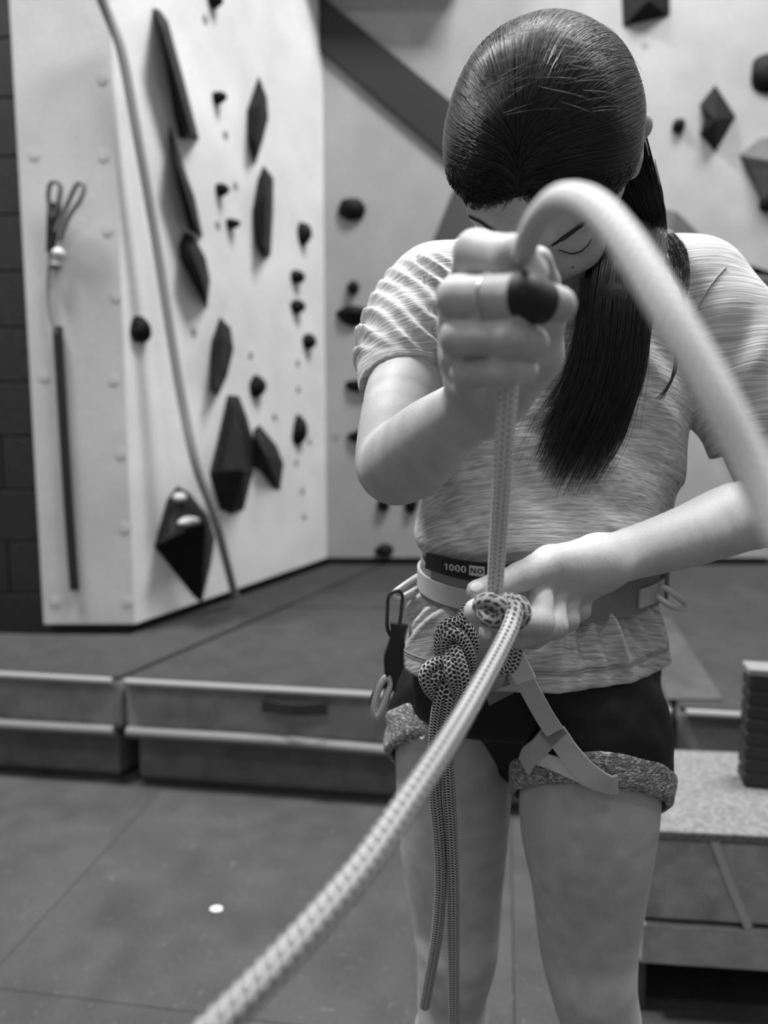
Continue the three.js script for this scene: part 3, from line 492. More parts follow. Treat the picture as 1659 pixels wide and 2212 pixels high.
function headField(wx, wy, wz) {
  const [x0, u, f] = hl(wx, wy, wz); const r = Math.sqrt(x0 * x0 + u * u + f * f); if (r > .22) return r - .15;
  const x = Math.abs(x0); let d = skull(x0, u, f);
  d = smin(d, ellip(x0, u + .038, f - .026, .062, .080, .060), .02);
  d = smin(d, jawL(x, u, f), .02); d = smin(d, chin(x0, u, f), .022);
  d = smin(d, ellip(x - .036, u + .038, f - .060, .020, .018, .018), .015); // cheek
  d = smin(d, browL(x, u, f), .014);
  d = smax(d, -(Math.sqrt((x - .033) ** 2 + (u + .004) ** 2 + (f - .098) ** 2) - .019), .012); // eye hollow
  d = smin(d, Math.sqrt((x - .032) ** 2 + (u + .005) ** 2 + (f - .0665) ** 2) - .0150, .003); // closed lid
  d = smin(d, nose(x0, u, f), .010); d = smin(d, alaL(x, u, f), .006);
  d = smax(d, -(Math.sqrt((x - .0065) ** 2 + (u + .045) ** 2 + (f - .094) ** 2) - .0042), .003);
  d = smin(d, lipU(x0, u, f), .006); d = smin(d, lipD(x0, u, f), .006);
  let e = earRim(x, u, f); e = smax(e, -(Math.sqrt((x - .093) ** 2 + (u + .006) ** 2 + (f + .014) ** 2) - .012), .004); d = smin(d, e, .006);
  return d;
}
// ------------------------------------------------------------------ hands
const fR = []; // fist: each finger a chain of its own
const FG = (pts, r) => chain(pts.map(([x, y, d], i) => [P(x, y, d), r[i]]), 0.004);
fR.push(FG([[1012, 622, .495], [1028, 546, .428], [1108, 556, .398], [1146, 592, .412]], [.0128, .0122, .0110, .0100]));
fR.push(FG([[990, 700, .495], [990, 643, .418], [1128, 638, .388], [1205, 660, .398]], [.0126, .0116, .0108, .0098]));
fR.push(FG([[995, 770, .497], [992, 729, .420], [1108, 728, .396], [1152, 742, .412]], [.0116, .0103, .0096, .0088]));
fR.push(FG([[1015, 840, .500], [1010, 804, .430], [1092, 800, .408], [1132, 802, .422]], [.0104, .0090, .0086, .0080]));
const thumbR = FG([[1090, 835, .528], [1150, 770, .505], [1172, 690, .488], [1168, 615, .462], [1160, 566, .440]], [.019, .019, .0140, .0112, .0092]);
const palmR = (() => { const c = [[1012, 622, .495, .0135], [990, 700, .495, .0135], [995, 770, .497, .013], [1015, 835, .500, .012]].map(([x, y, d, r]) => capsule(wrR, P(x, y, d), .020, r)); const web = [capsule(P(1012, 622, .497), P(1015, 835, .502), .0125, .012), capsule(P(1080, 640, .505), P(1090, 820, .515), .014, .016), capsule(P(1150, 760, .505), P(1070, 850, .525), .016, .02)]; return (x, y, z) => { let d = 1; for (const k of c) d = smin(d, k(x, y, z), .012); for (const k of web) d = smin(d, k(x, y, z), .012); return d; }; })();
const fL = [];
fL.push(FG([[1163, 1262, .612], [1166, 1346, .588], [1090, 1340, .566], [1030, 1321, .560]], [.0118, .0108, .0104, .0098]));
fL.push(FG([[1192, 1280, .624], [1196, 1352, .606], [1122, 1374, .588], [1058, 1366, .580]], [.0116, .0106, .0098, .0088]));
fL.push(FG([[1222, 1284, .638], [1224, 1338, .626], [1150, 1376, .608], [1090, 1378, .600]], [.0112, .0100, .0094, .0086]));
fL.push(FG([[1250, 1278, .650], [1252, 1318, .645], [1190, 1350, .635], [1150, 1362, .628]], [.0100, .0088, .0082, .0076]));
const thumbL = FG([[1255, 1212, .640], [1190, 1222, .618], [1125, 1246, .594], [1070, 1266, .580], [1031, 1276, .574]], [.018, .0165, .0112, .0096, .0084]);
const palmL = (() => { const c = [[1163, 1262, .614, .0115], [1192, 1280, .626, .0115], [1222, 1284, .639, .0112], [1250, 1278, .651, .0105]].map(([x, y, d, r]) => capsule(wrL, P(x, y, d), .0195, r)); const web = [capsule(P(1163, 1258, .618), P(1250, 1274, .653), .0105, .0105)]; return (x, y, z) => { let d = 1; for (const k of c) d = smin(d, k(x, y, z), .012); for (const k of web) d = smin(d, k(x, y, z), .01); return d; }; })();
const armRf = limb(armR), armLf = limb(armL), legNf = limb(legN), legFf = limb(legF);
const neckBase = P(1215, 585, .86), neckTop = HW(0, -.05, -.045); const neckF = capsule(neckBase, neckTop, .052, .047);
const knee1 = capsule(P(1283, 2140, .852), P(1288, 2185, .862), .030, .027), knee2 = capsule(P(985, 2070, .955), P(980, 2110, .962), .029, .026);
const footN = capsule(V(kneeN.x + .012, .045, kneeN.z - .03), V(kneeN.x + .02, .03, kneeN.z + .11), .036, .028), footF = capsule(V(kneeF.x, .045, kneeF.z - .03), V(kneeF.x - .01, .03, kneeF.z + .11), .036, .028);
const fistC = P(1080, 700, .45), handC = P(1150, 1300, .60);
function fingersUnion(d, base, list, thumb, x, y, z) { let m = smin(base, thumb(x, y, z), .010); for (const f of list) m = Math.min(m, smin(base, f(x, y, z), .004)); return m; }
function bodyField(x, y, z) {
  let d = armRf(x, y, z); const aL = armLf(x, y, z); d = Math.min(d, aL);
  if (y < .95) { let l = Math.min(smin(legNf(x, y, z), knee1(x, y, z), .03), smin(legFf(x, y, z), knee2(x, y, z), .03)); if (y < .2) { l = smin(l, footN(x, y, z), .02); l = smin(l, footF(x, y, z), .02); } d = Math.min(d, l); }
  d = smin(d, torso(x, y, z, -.016), .015);
  let h = headField(x, y, z); h = smin(h, neckF(x, y, z), .02); d = smin(d, h, .02);
  const r1 = Math.hypot(x - fistC.x, y - fistC.y, z - fistC.z) - .13; if (r1 < d + .02) { if (r1 > .02) d = Math.min(d, Math.max(r1, .02)); else { const b = smin(d, palmR(x, y, z), .012); d = fingersUnion(d, b, fR, thumbR, x, y, z); } }
  const r2 = Math.hypot(x - handC.x, y - handC.y, z - handC.z) - .11; if (r2 < d + .02) { if (r2 > .02) d = Math.min(d, Math.max(r2, .02)); else { const b = smin(d, palmL(x, y, z), .012); d = fingersUnion(d, b, fL, thumbL, x, y, z); } }
  return d;
}
const personBase = V((kneeN.x + kneeF.x) / 2, 0, (kneeN.z + kneeF.z) / 2 - 0.02);
const person = thing('person', 'person in grey t-shirt and black shorts, head bowed, tying in to a rope', 'person', personBase);
const bodyUV = (x, y, z) => [x + 0.7 * z, y];
part(person, 'body', meshField(bodyField, V(-.08, 0, -1.12), V(.60, 1.48, -.30), .0026, bodyUV), M.skin);

// ------------------------------------------------------------------ shirt
const HEMY = .806, BELTY = .902;
const slvR = [[P(940, 652, .828), .058], [P(908, 712, .81), .0545], [P(888, 780, .79), .0485], [P(872, 850, .768), .0435]], slvRf = chain(slvR, .03), slvRi = capsule(P(888, 780, .79), P(868, 900, .75), .036, .0395);
const slvL = [[P(1492, 636, .832), .060], [P(1545, 725, .825), .058], [P(1590, 830, .812), .054], [P(1640, 955, .80), .050]], slvLf = chain(slvL, .03), slvLi = capsule(P(1590, 830, .812), P(1660, 1010, .79), .040, .0465);
const axR = slvR[3][0].clone().sub(slvR[0][0]), axRl = axR.length(); axR.normalize(); const hemRc = P(873, 846, .768), hemRn = axR.clone().add(V(0.25, -.05, .25)).normalize();
const axL = slvL[3][0].clone().sub(slvL[0][0]).normalize(), hemLc = P(1640, 950, .80);
const sideR = V(1, 0.1, 0).addScaledVector(axR, -axR.x).normalize();
const ridge = p => { const s = Math.sin(p); return s > 0 ? Math.pow(s, 0.8) : 0.6 * s; };
function shirtField(x, y, z) {
  const t0 = torso(x, y, z, .004); let d = t0;
  const s0 = sTab[Math.round(clamp((y - SY0) / (SY1 - SY0), 0, 1) * SN)];
  if (Math.abs(t0) < .03) {
    const ang = Math.atan2(x - s0[0], z - s0[1]); let f = 0;
    if (y < BELTY + .03) { const k = BELTY - y; const prof = sstep(.008, .034, k) * (1 - .72 * sstep(.03, .092, k)); const a2 = .15 + (ang - .15) / (1 + 5.5 * Math.max(k, 0)); f += prof * (.0058 * ridge(a2 * 40 + 2.4 * noise(a2 * 4, k * 6, 1)) * clamp(.75 + .7 * noise(a2 * 5, 3, k * 5), .1, 1.3) * (1 - .5 * sstep(.02, .1, k)) + .0065 * ridge(a2 * 13 + 1.5 * noise(a2 * 2, k * 4, 8))); f -= prof * .001; }
    else {
      f += .0032 * noise(x * 22 + y * 14, y * 9, z * 10) + .0018 * noise(x * 50 + y * 40, y * 26, 7);
      // drag lines towards the raised arm and across the belly
      const g = (x + 0.9 * y) * 46 + 1.5 * noise(x * 12, y * 12, 2); f += .0022 * sstep(1.24, 1.0, y) * ridge(g) * sstep(.90, .96, y);
      const cr = y - .947 - .004 * Math.sin(ang * 3 + 1); f += .0085 * Math.max(0, Math.cos(ang)) * Math.exp(-(cr * cr) / (cr < 0 ? .00010 : .0012));
    }
    d -= f;
    // double-stitched hem
    const hk = y - HEMY; if (hk < .024) d += .0009 * (Math.exp(-((hk - .020) ** 2) / 1e-6) + 0.6 * Math.exp(-((hk - .0165) ** 2) / 1e-6));
  }
  d = smax(d, HEMY - y + .0012 * noise(x * 20, 1, z * 20), .004);
  // sleeves
  let a = slvRf(x, y, z);
  if (Math.abs(a) < .03) {
    const px = x - slvR[0][0].x, py = y - slvR[0][0].y, pz = z - slvR[0][0].z; const t = (px * axR.x + py * axR.y + pz * axR.z) / axRl, lat = (px * sideR.x + py * sideR.y + pz * sideR.z) / .05;
    const w = sstep(-.15, .1, t) * (1 - sstep(.80, .92, t)); a -= w * .0042 * ridge((t - .26 * lat + .05 * lat * lat) * 2 * Math.PI * 6.2 + 2.0 * noise(t * 4, lat * 1.4, 5)) * clamp(0.75 + 0.75 * noise(t * 5, lat * 1.6, 9), .12, 1.3) - .0006 * noise(x * 140, y * 140, z * 140);
    if (t > .86 && t < .93) a += .0008 * Math.exp(-((t - .885) ** 2) / 3e-5);
  }
  a = Math.max(a, (x - hemRc.x) * hemRn.x + (y - hemRc.y) * hemRn.y + (z - hemRc.z) * hemRn.z); a = Math.max(a, -slvRi(x, y, z));
  let b = slvLf(x, y, z); if (Math.abs(b) < .03) { b -= .0035 * noise(x * 34 - y * 20, y * 16, z * 30) + .0025 * ridge((x * .8 - y * .35) * 150 + 2 * noise(x * 15, y * 15, 4)) * sstep(1.22, 1.14, y); }
  b = Math.max(b, (x - hemLc.x) * axL.x + (y - hemLc.y) * axL.y + (z - hemLc.z) * axL.z); b = Math.max(b, -slvLi(x, y, z));
  d = Math.min(d, a); d = smin(d, b, .003);
  // trapezius slope and collar
  d = smin(d, trap(x, y, z), .02); d = Math.max(d, -neckCut(x, y, z));
  return d;
}
const trap = (() => { const a = capsule(P(955, 622, .835), P(1120, 592, .85), .044, .050), b = capsule(P(1490, 618, .835), P(1300, 590, .85), .044, .050); return (x, y, z) => smin(a(x, y, z), b(x, y, z), .03); })();
const neckCut = capsule(neckBase.clone().add(V(0, -.01, 0.01)), neckTop, .058, .054);
const shirtUV = (x, y, z) => { const s = sTab[Math.round(clamp((y - SY0) / (SY1 - SY0), 0, 1) * SN)]; return [Math.atan2(x - s[0], z - s[1] + 0.02) * .13, y - z * .5]; };
const shirt = part(person, 't_shirt', meshField(shirtField, V(-.05, .78, -1.02), V(.60, 1.36, -.64), .0023, shirtUV), M.shirt, 'grey heather short-sleeved t-shirt');

// ------------------------------------------------------------------ shorts with rolled cuffs
function grow(list, e, n) { return list.slice(0, n).map(([p, r]) => [p, r + e]); }
const thN = limb(grow(legN, .010, 3)), thF = limb(grow(legF, .010, 3));
const planeFrom = (a, b, c) => { const n = b.clone().sub(a).cross(c.clone().sub(a)).normalize(); if (n.y < 0) n.negate(); return { n, o: a, d: (x, y, z) => (x - a.x) * n.x + (y - a.y) * n.y + (z - a.z) * n.z }; };
const cutN = planeFrom(P(1443, 1758, .83), P(1118, 1716, .84), P(1205, 1690, .757)), cutF = planeFrom(P(845, 1632, .94), P(1095, 1640, .94), P(975, 1600, .872));
const pelvis = (x, y, z) => torso(x, Math.max(y, .80), z, -.008);
const crotch = capsule(P(1108, 1520, .865), P(1108, 1650, .885), .058, .020);
function shortsField(x, y, z) {
  let a = Math.max(thN(x, y, z), -cutN.d(x, y, z) + .010), b = Math.max(thF(x, y, z), -cutF.d(x, y, z) + .010);
  let p = smax(pelvis(x, y, z), .742 - y, .03); p = smax(p, y - .842, .01); let d = smin(a, p, .025); d = smin(d, b, .025); d = smin(d, Math.max(crotch(x, y, z), .655 - y), .02);
  if (Math.abs(d) < .02) d -= sstep(.03, .06, Math.min(cutN.d(x, y, z), x < .13 ? cutF.d(x, y, z) : 1)) * (.0035 * noise(x * 26 + y * 30, y * 30 - x * 18, z * 20) + .0016 * noise(x * 70, y * 55, z * 40));
  return d;
}
const shorts = part(person, 'shorts', meshField(shortsField, V(-.08, .62, -1.06), V(.42, .90, -.66), .003, bodyUV), M.shorts, 'black shorts');
function cuff(list, cut, h) {
  const o = limb(grow(list, .0125, 4)), i = limb(grow(list, .0045, 4));
  const f = (x, y, z) => { const k = cut.d(x, y, z); let d = o(x, y, z) + .003 * noise(x * 40, y * 40, z * 40); d = smax(d, Math.abs(k - h / 2) - h / 2, .006); return Math.max(d, -i(x, y, z)); };
  return meshField(f, V(-.08, .58, -1.08), V(.42, .80, -.68), .0025, (x, y, z) => { const c = list[1][0]; return [Math.atan2(x - c.x, z - c.z) * .08, y]; });
}
part(shorts, 'cuff', cuff(legN, cutN, .030), M.cuff, 'rolled grey heather cuff'); part(shorts, 'cuff', cuff(legF, cutF, .038), M.cuff, 'rolled grey heather cuff');
for (const [k, f, s] of [[kneeN, 1, .02], [kneeF, 1, -.01]]) part(person, 'shoe', meshField((x, y, z) => { let d = capsule(V(k.x, .045, k.z - .035), V(k.x + s, .033, k.z + .125), .043, .033)(x, y, z); d = smin(d, capsule(V(k.x, .05, k.z - .04), V(k.x, .1, k.z - .035), .042, .038)(x, y, z), .02); return smax(d, Math.max(-y, y - .1), .006); }, V(k.x - .1, -.02, k.z - .12), V(k.x + .12, .14, k.z + .19), .005), M.shoe);

// ------------------------------------------------------------------ hair
const hairTop = (x, u, f) => (.0115 + .002 * noise(x * 30, u * 30, f * 30)) * (.12 + .88 * sstep(-.002, .030, hairline(x, u) - f)) - .0035 * Math.exp(-((x + .012) ** 2) / .00006) * sstep(-.02, .05, f) * sstep(.006, .030, hairline(x, u) - f);
const ponyPts = [HW(.050, -.035, -.050), P(1368, 500, .80), P(1352, 570, .735), P(1330, 680, .705), P(1312, 800, .708), P(1278, 900, .718), P(1238, 985, .728)];
const ponyR = [.036, .034, .034, .033, .034, .032, .024];
const ponyF = (() => { const c = []; for (let i = 1; i + 1 < ponyPts.length; i++) c.push([ponyPts[i], ponyPts[i + 1], ponyR[i], ponyR[i + 1]]); const caps = c.map(([a, b, r, s]) => { const sq = V(1, 1, 1.9); const A = a.clone(), B = b.clone(); A.z *= 1.9; B.z *= 1.9; const last = b === ponyPts[6], pl = b === ponyPts[5]; const top = a === ponyPts[1] || a === ponyPts[2]; return capsule(A, B, last ? .020 : r * (top ? .66 : .84), last ? .002 : pl ? .020 : s * .84); }); return (x, y, z) => { let d = 1; for (const k of caps) d = smin(d, k(x, y, z * 1.9), .006); return d * .75; }; })();
function hairline(x, u) { return .034 + .52 * (u + .02) - 2.2 * x * x - .004 * Math.cos(x * 60); }
function hairField(wx, wy, wz) {
  const [x, u, f] = hl(wx, wy, wz); let d = skull(x, u, f, hairTop(x, u, f));
  d = smin(d, ellip(x - .02, u + .03, f + .06, .058, .055, .045), .03); // gathered nape
  d = smax(d, f - hairline(x, u), .006); d = smax(d, -u - .085, .01); d = smax(d, -(Math.sqrt((x - .092) ** 2 + (u + .012) ** 2 + (f + .012) ** 2) - .022), .006);
  return smin(d, ponyF(wx, wy, wz), .012);
}
const hair = part(person, 'hair', meshField(hairField, V(.00, .98, -.93), V(.33, 1.50, -.44), .0026), M.hair, 'long black hair parted in the middle, gathered over one shoulder');
// strands as fine three-sided tubes
const SP = [], SN2 = [], SI = [];
function strand(pts, r0, r1) {
  const n = pts.length; const b0 = SP.length / 3; let T, N = null;
  for (let i = 0; i < n; i++) {
    T = (i < n - 1 ? pts[i + 1].clone().sub(pts[Math.max(0, i - 1)]) : pts[n - 1].clone().sub(pts[n - 2])).normalize(); if (!N) { N = Math.abs(T.y) < .9 ? V(0, 1, 0) : V(1, 0, 0); } N.addScaledVector(T, -N.dot(T)).normalize(); const B = T.clone().cross(N); const u = i / (n - 1); let r = r0 + (r1 - r0) * u;
    for (let j = 0; j < 3; j++) { const a = j * 2.0944, c = Math.cos(a), s = Math.sin(a); const dx = N.x * c + B.x * s, dy = N.y * c + B.y * s, dz = N.z * c + B.z * s; SP.push(pts[i].x + dx * r, pts[i].y + dy * r, pts[i].z + dz * r); SN2.push(dx, dy, dz); }
  }
  for (let i = 0; i < n - 1; i++) for (let j = 0; j < 3; j++) { const a = b0 + i * 3 + j, b = b0 + i * 3 + (j + 1) % 3; SI.push(a, b, a + 3, b, b + 3, a + 3); }
}
function strandMesh(name, mat) { const g = new THREE.BufferGeometry(); g.setAttribute('position', new THREE.Float32BufferAttribute(SP.slice(), 3)); g.setAttribute('normal', new THREE.Float32BufferAttribute(SN2.slice(), 3)); g.setIndex(SI.slice()); SP.length = SN2.length = SI.length = 0; const m = part(hair, name, g, mat); m.userData.kind = 'stuff'; return m; }
const PX = -.012; // parting
for (let s = 0; s < 12500; s++) {
  // start anywhere on the scalp, comb backwards and to the side
  const th = rnd() * 2 * Math.PI, ph = Math.acos(1 - rnd() * 1.25); let x = Math.sin(ph) * Math.cos(th) * KX, u = Math.cos(ph) * KU + KCU, f = Math.sin(ph) * Math.sin(th) * KF - KCF;
  if (f > hairline(x, u) - .004) continue; const pts = []; const lift = .0004 + .0013 * rnd(); const wob = (rnd() - .5) * .5; const len = 9 + Math.floor(rnd() * 10);
  for (let i = 0; i < len; i++) {
    const o = hairTop(x, u, f) + lift; const k = 1 / Math.sqrt((x / (KX + o)) ** 2 + ((u - KCU) / (KU + o)) ** 2 + ((f + KCF) / (KF + o)) ** 2); x *= k; u = KCU + (u - KCU) * k; f = -KCF + (f + KCF) * k;
    if (f > hairline(x, u) + .001) break; pts.push(HW(x, u, f));
    const front = sstep(.0, .06, f); const sd = Math.tanh((x - PX) / .018), lat = clamp((x - PX) / .07, -1, 1); let dx = sd * .95 * front + lat * .75 * (1 - front) + wob * .16, du = -.15 - .45 * Math.abs(lat), df = -.85 + .35 * front;
    // keep to the surface
    const nx = x / (KX * KX), nu = (u - KCU) / (KU * KU), nf = (f + KCF) / (KF * KF), nl = 1 / Math.hypot(nx, nu, nf); const dd = (dx * nx + du * nu + df * nf) * nl; dx -= dd * nx * nl; du -= dd * nu * nl; df -= dd * nf * nl; const l = .0085 / Math.hypot(dx, du, df); x += dx * l; u += du * l; f += df * l;
  }
  if (pts.length > 4) strand(pts, .00024, .00016);
}
// fly-away hairs over the parting
for (let s = 0; s < 46; s++) { const x0 = (rnd() - .5) * .09, f0 = .03 - rnd() * .08, a = (rnd() - .5) * 1.0, bow = rnd() * .004, hgt = rnd() * .002; const pts = []; for (let i = 0; i < 12; i++) { const t = i / 11; const x = x0 + Math.cos(a) * .05 * t, f = f0 + Math.sin(a) * .035 * t - .012 * t * t; const o = .0135 + hgt + bow * Math.sin(t * 3.1); const q = 1 - (x / (KX + o)) ** 2 - ((f + KCF) / (KF + o)) ** 2; if (q < .05) break; const u = KCU + Math.sqrt(q) * (KU + o); pts.push(HW(x, u, f)); } if (pts.length > 6) strand(pts, .00018, .00010); }
// fine hairs at the hairline, falling on forehead and temples
function skullF(x, u, o) { const q = 1 - (x / (KX + o)) ** 2 - ((u - KCU) / (KU + o)) ** 2; return q > 0 ? -KCF + Math.sqrt(q) * (KF + o) : null; }
for (let s = 0; s < 420; s++) {
  let x = (rnd() - .5) * .128; let u = KCU + .07, f = null; for (let i = 0; i < 80; i++) { f = skullF(x, u, .002); if (f !== null && f > hairline(x, u)) break; u -= .001; } if (f === null) continue;
  const pts = []; const side = x > PX ? 1 : -1, l = 4 + rnd() * (rnd() < .15 ? 9 : 4), a0 = rnd() * .8; u += .004 + .004 * rnd();
  for (let i = 0; i < l; i++) { const ff = skullF(x, u, i < 2 ? .006 : .0012 + .0015 * rnd()); if (ff === null) break; pts.push(HW(x, u, ff)); x += side * (.0012 + .0022 * a0); u -= .0026 * (1.1 - a0) ; }
  if (pts.length > 3) strand(pts, .00024, .0001);
}
strandMesh('hair_strands', M.strand);
const ponyC = new THREE.CatmullRomCurve3(ponyPts, false, 'centripetal');
for (let s = 0; s < 3400; s++) {
  const a = rnd() * 2 * Math.PI, q = Math.sqrt(rnd()), cx = Math.cos(a) * q, cz = Math.sin(a) * q; const end = .74 + .36 * rnd() - .05 * Math.abs(cx), st = .0 + .10 * rnd(); const pts = []; const wv = rnd() * 6, wa = .0012 * rnd(); const flare = rnd() < .12 ? (rnd() - .6) * .05 : 0;
  for (let i = 0; i < 18; i++) {
    const u = st + (end - st) * i / 17, uc = Math.min(u, 1); const c = ponyC.getPoint(uc), T = ponyC.getTangent(uc); if (u > 1) c.addScaledVector(T, (u - 1) * .42); const k = uc * (ponyR.length - 1), ki = Math.min(ponyR.length - 2, Math.floor(k)); let r = (ponyR[ki] + (ponyR[ki + 1] - ponyR[ki]) * (k - ki)) * 1.02; r += .010 * sstep(.7, 1, u);
    let X = V(1, 0, 0).addScaledVector(T, -T.x).normalize(); const Z = X.clone().cross(T).normalize(); c.addScaledVector(X, cx * r + wa * Math.sin(u * 9 + wv) + flare * sstep(.35, 1, u)).addScaledVector(Z, cz * r * .56 + Math.abs(flare) * .1); pts.push(c);
  }
  strand(pts, .00034, .00014);
}
// loose locks by the face and on the far shoulder
for (let s = 0; s < 90; s++) { const j = () => (rnd() - .5); const b = rnd() < .5; const p = b ? [[1262 + 20 * j(), 600, .70], [1250 + 14 * j(), 700, .705], [1228 + 16 * j(), 790, .712], [1205 + 26 * j(), 860, .718], [1180 + 46 * j(), 905 + 40 * j(), .722]] : [[1275 + 20 * j(), 640, .70], [1262 + 16 * j(), 780, .708], [1238 + 20 * j(), 850, .715], [1205 + 40 * j(), 895, .722], [1170 + 40 * j(), 925 + 26 * j(), .726]]; const c = new THREE.CatmullRomCurve3(p.map(([x, y, d]) => P(x, y, d - .004 * rnd()))); strand(c.getPoints(14), .00028, .0001); }
for (let s = 0; s < 150; s++) { const j = () => (rnd() - .5); const w = rnd(); const p = [[1395 + 25 * j(), 487 + 10 * j(), .80], [1425 + 30 * w, 505 + 12 * j(), .785], [1445 + 40 * w, 545 + 20 * j(), .775], [1455 + 32 * w + 12 * j(), 600, .770], [1440 + 40 * w + 16 * j(), 650 + 30 * j(), .768]]; const c = new THREE.CatmullRomCurve3(p.map(([x, y, d]) => P(x, y, d))); strand(c.getPoints(12), .00028, .0001); }
for (let s = 0; s < 40; s++) { const j = () => (rnd() - .5); const p = [[1465 + 14 * j(), 740, .742], [1458 + 10 * j(), 800, .742], [1446 + 8 * j(), 830, .742], [1425 + 20 * j(), 862 + 10 * j(), .743]]; strand(new THREE.CatmullRomCurve3(p.map(([x, y, d]) => P(x, y, d))).getPoints(9), .00028, .0001); }
strandMesh('ponytail_strands', M.strand);

// ------------------------------------------------------------------ face details
function onFace(x, u, lift = 0) { let f = .14; for (let i = 0; i < 60; i++) { const p = HW(x, u, f); const d = headField(p.x, p.y, p.z); if (d < .0002) break; f -= Math.max(d * .7, .0002); } return HW(x, u, f + lift); }
for (const s of [1, -1]) {
  const b = []; for (let i = 0; i <= 8; i++) { const t = i / 8; b.push(onFace(s * (.014 + .040 * t), .012 + .010 * Math.sin(t * 2.2), .0002)); }
  const bc = new THREE.CatmullRomCurve3(b), bg = []; for (let i = 0; i < 420; i++) { const t = rnd(), w = (1 - .65 * t) * .0090 * (0.6 + Math.min(1, t * 3) * .4); const p = bc.getPoint(t), T = bc.getTangent(t); p.addScaledVector(hU, (rnd() - .5) * w); const q = p.clone().addScaledVector(T, .0045 + .002 * rnd()).addScaledVector(hU, .0014 * (rnd() - .3)).addScaledVector(hF, -.0006 * t); bg.push(sweep([p, p.clone().lerp(q, .5).addScaledVector(hF, .0004), q], u => .00020 * (1 - .7 * u), { seg: .0025, sides: 4, cap: false })); }
  part(person, 'eyebrow', mergeGeometries(bg), M.brow);
  const l = []; for (let i = 0; i <= 10; i++) { const t = i / 10; l.push(onFace(s * (.0195 + .027 * t), -.008 - .0042 * Math.sin(t * Math.PI) + .0035 * t, .0002)); }
  const lash = part(person, 'eyelashes', sweep(l, u => .0006 * (1 - .5 * Math.abs(u - .5)), { seg: .0015, sides: 6 }), M.lash);
  const lc = new THREE.CatmullRomCurve3(l); const geos = []; for (let i = 1; i < 26; i++) { const ll = .0024 + .0026 * rnd(), p = lc.getPoint(Math.min(1, (i + rnd() * .6) / 26)), q = p.clone().addScaledVector(hF, ll).addScaledVector(hU, -ll).addScaledVector(hX, s * .002 * (i / 13 - 1)); geos.push(sweep([p, p.clone().lerp(q, .5).addScaledVector(hF, .0006), q], u => .00013 * (1 - .8 * u), { seg: .002, sides: 4, cap: false })); }
  part(person, 'eyelashes', mergeGeometries(geos), M.lash);
}
{ const p = P(1237, 577, .6); const r = p.clone().sub(V(0, CAMH, 0)).normalize(); let q = V(0, CAMH, 0).addScaledVector(r, .52); for (let i = 0; i < 80; i++) { const d = headField(q.x, q.y, q.z); if (d < .0003) break; q.addScaledVector(r, Math.max(d * .7, .0003)); } const g = new THREE.SphereGeometry(.0009, 8, 6); g.translate(q.x, q.y, q.z); part(person, 'mole', g, M.mole); }
// finger tape and ring on the fist, nails on the lower hand
part(person, 'finger_tape', sweep([P(1118, 638, .3895), P(1130, 638, .388), P(1150, 648, .3895), P(1176, 655, .3935)], u => .0122 - .0012 * u, { seg: .001, sides: 24 }), M.black, 'black finger tape');
part(person, 'ring', (() => { const c = P(1058, 647, .403), g = new THREE.TorusGeometry(.0122, .0007, 10, 32); const ax = P(1128, 642, .388).sub(P(992, 652, .418)).normalize(); g.applyQuaternion(new THREE.Quaternion().setFromUnitVectors(V(0, 0, 1), ax)); g.translate(c.x, c.y, c.z); return g; })(), M.metal, 'thin silver ring');
function march(field, px, py, d0, lift) { const c = V(0, CAMH, 0), r = ray(px, py).normalize(); let q = P(px, py, d0); for (let i = 0; i < 150; i++) { const d = field(q.x, q.y, q.z); if (d < .0003) break; q.addScaledVector(r, Math.max(d * .6, .0003)); } const e = .0015, f = field; const n = V(f(q.x + e, q.y, q.z) - f(q.x - e, q.y, q.z), f(q.x, q.y + e, q.z) - f(q.x, q.y - e, q.z), f(q.x, q.y, q.z + e) - f(q.x, q.y, q.z - e)).normalize(); return { p: q.addScaledVector(n, lift), n }; }
function nail(x, y, d0, w, h, t) { const m = march(bodyField, x, y, d0, -.0002); const g = new THREE.SphereGeometry(1, 14, 10); g.scale(w, h, .0007); g.rotateZ(t); g.applyQuaternion(new THREE.Quaternion().setFromUnitVectors(V(0, 0, 1), m.n)); g.translate(m.p.x, m.p.y, m.p.z); part(person, 'fingernail', g, M.nail); }
nail(1030, 1268, .5, .0050, .0034, .3); nail(1052, 1368, .5, .0040, .0044, 0);

// seams of the shirt: armholes and the stitched hem
for (const l of [[[903, 552], [914, 600], [924, 660], [934, 720], [941, 780], [946, 826]], [[1568, 578], [1548, 600], [1524, 634], [1508, 670], [1502, 700]]]) { const m = l.map(([x, y]) => march(shirtField, x, y, .6, .0005).p); part(shirt, 'seam', sweep(m, .0009, { seg: .004, sides: 6 }), std(.30, .9)); }
for (const h of [.0190, .0225]) { const pts = []; for (let i = 0; i <= 60; i++) { const th = -1.5 + 3 * i / 60; const y = HEMY + h; const s0 = sTab[Math.round(clamp((y - SY0) / (SY1 - SY0), 0, 1) * SN)]; const dir = V(Math.sin(th), 0, Math.cos(th)); let r = .17; for (let k = 0; k < 60; k++) { const d = shirtField(s0[0] + dir.x * r, y, s0[1] + dir.z * r); if (d < .0004) break; r -= d * .7; } pts.push(V(s0[0] + dir.x * r, y, s0[1] + dir.z * r)); } part(shirt, 'hem_stitch', sweep(pts, .0006, { seg: .005, sides: 5 }), std(.30, .9)); }

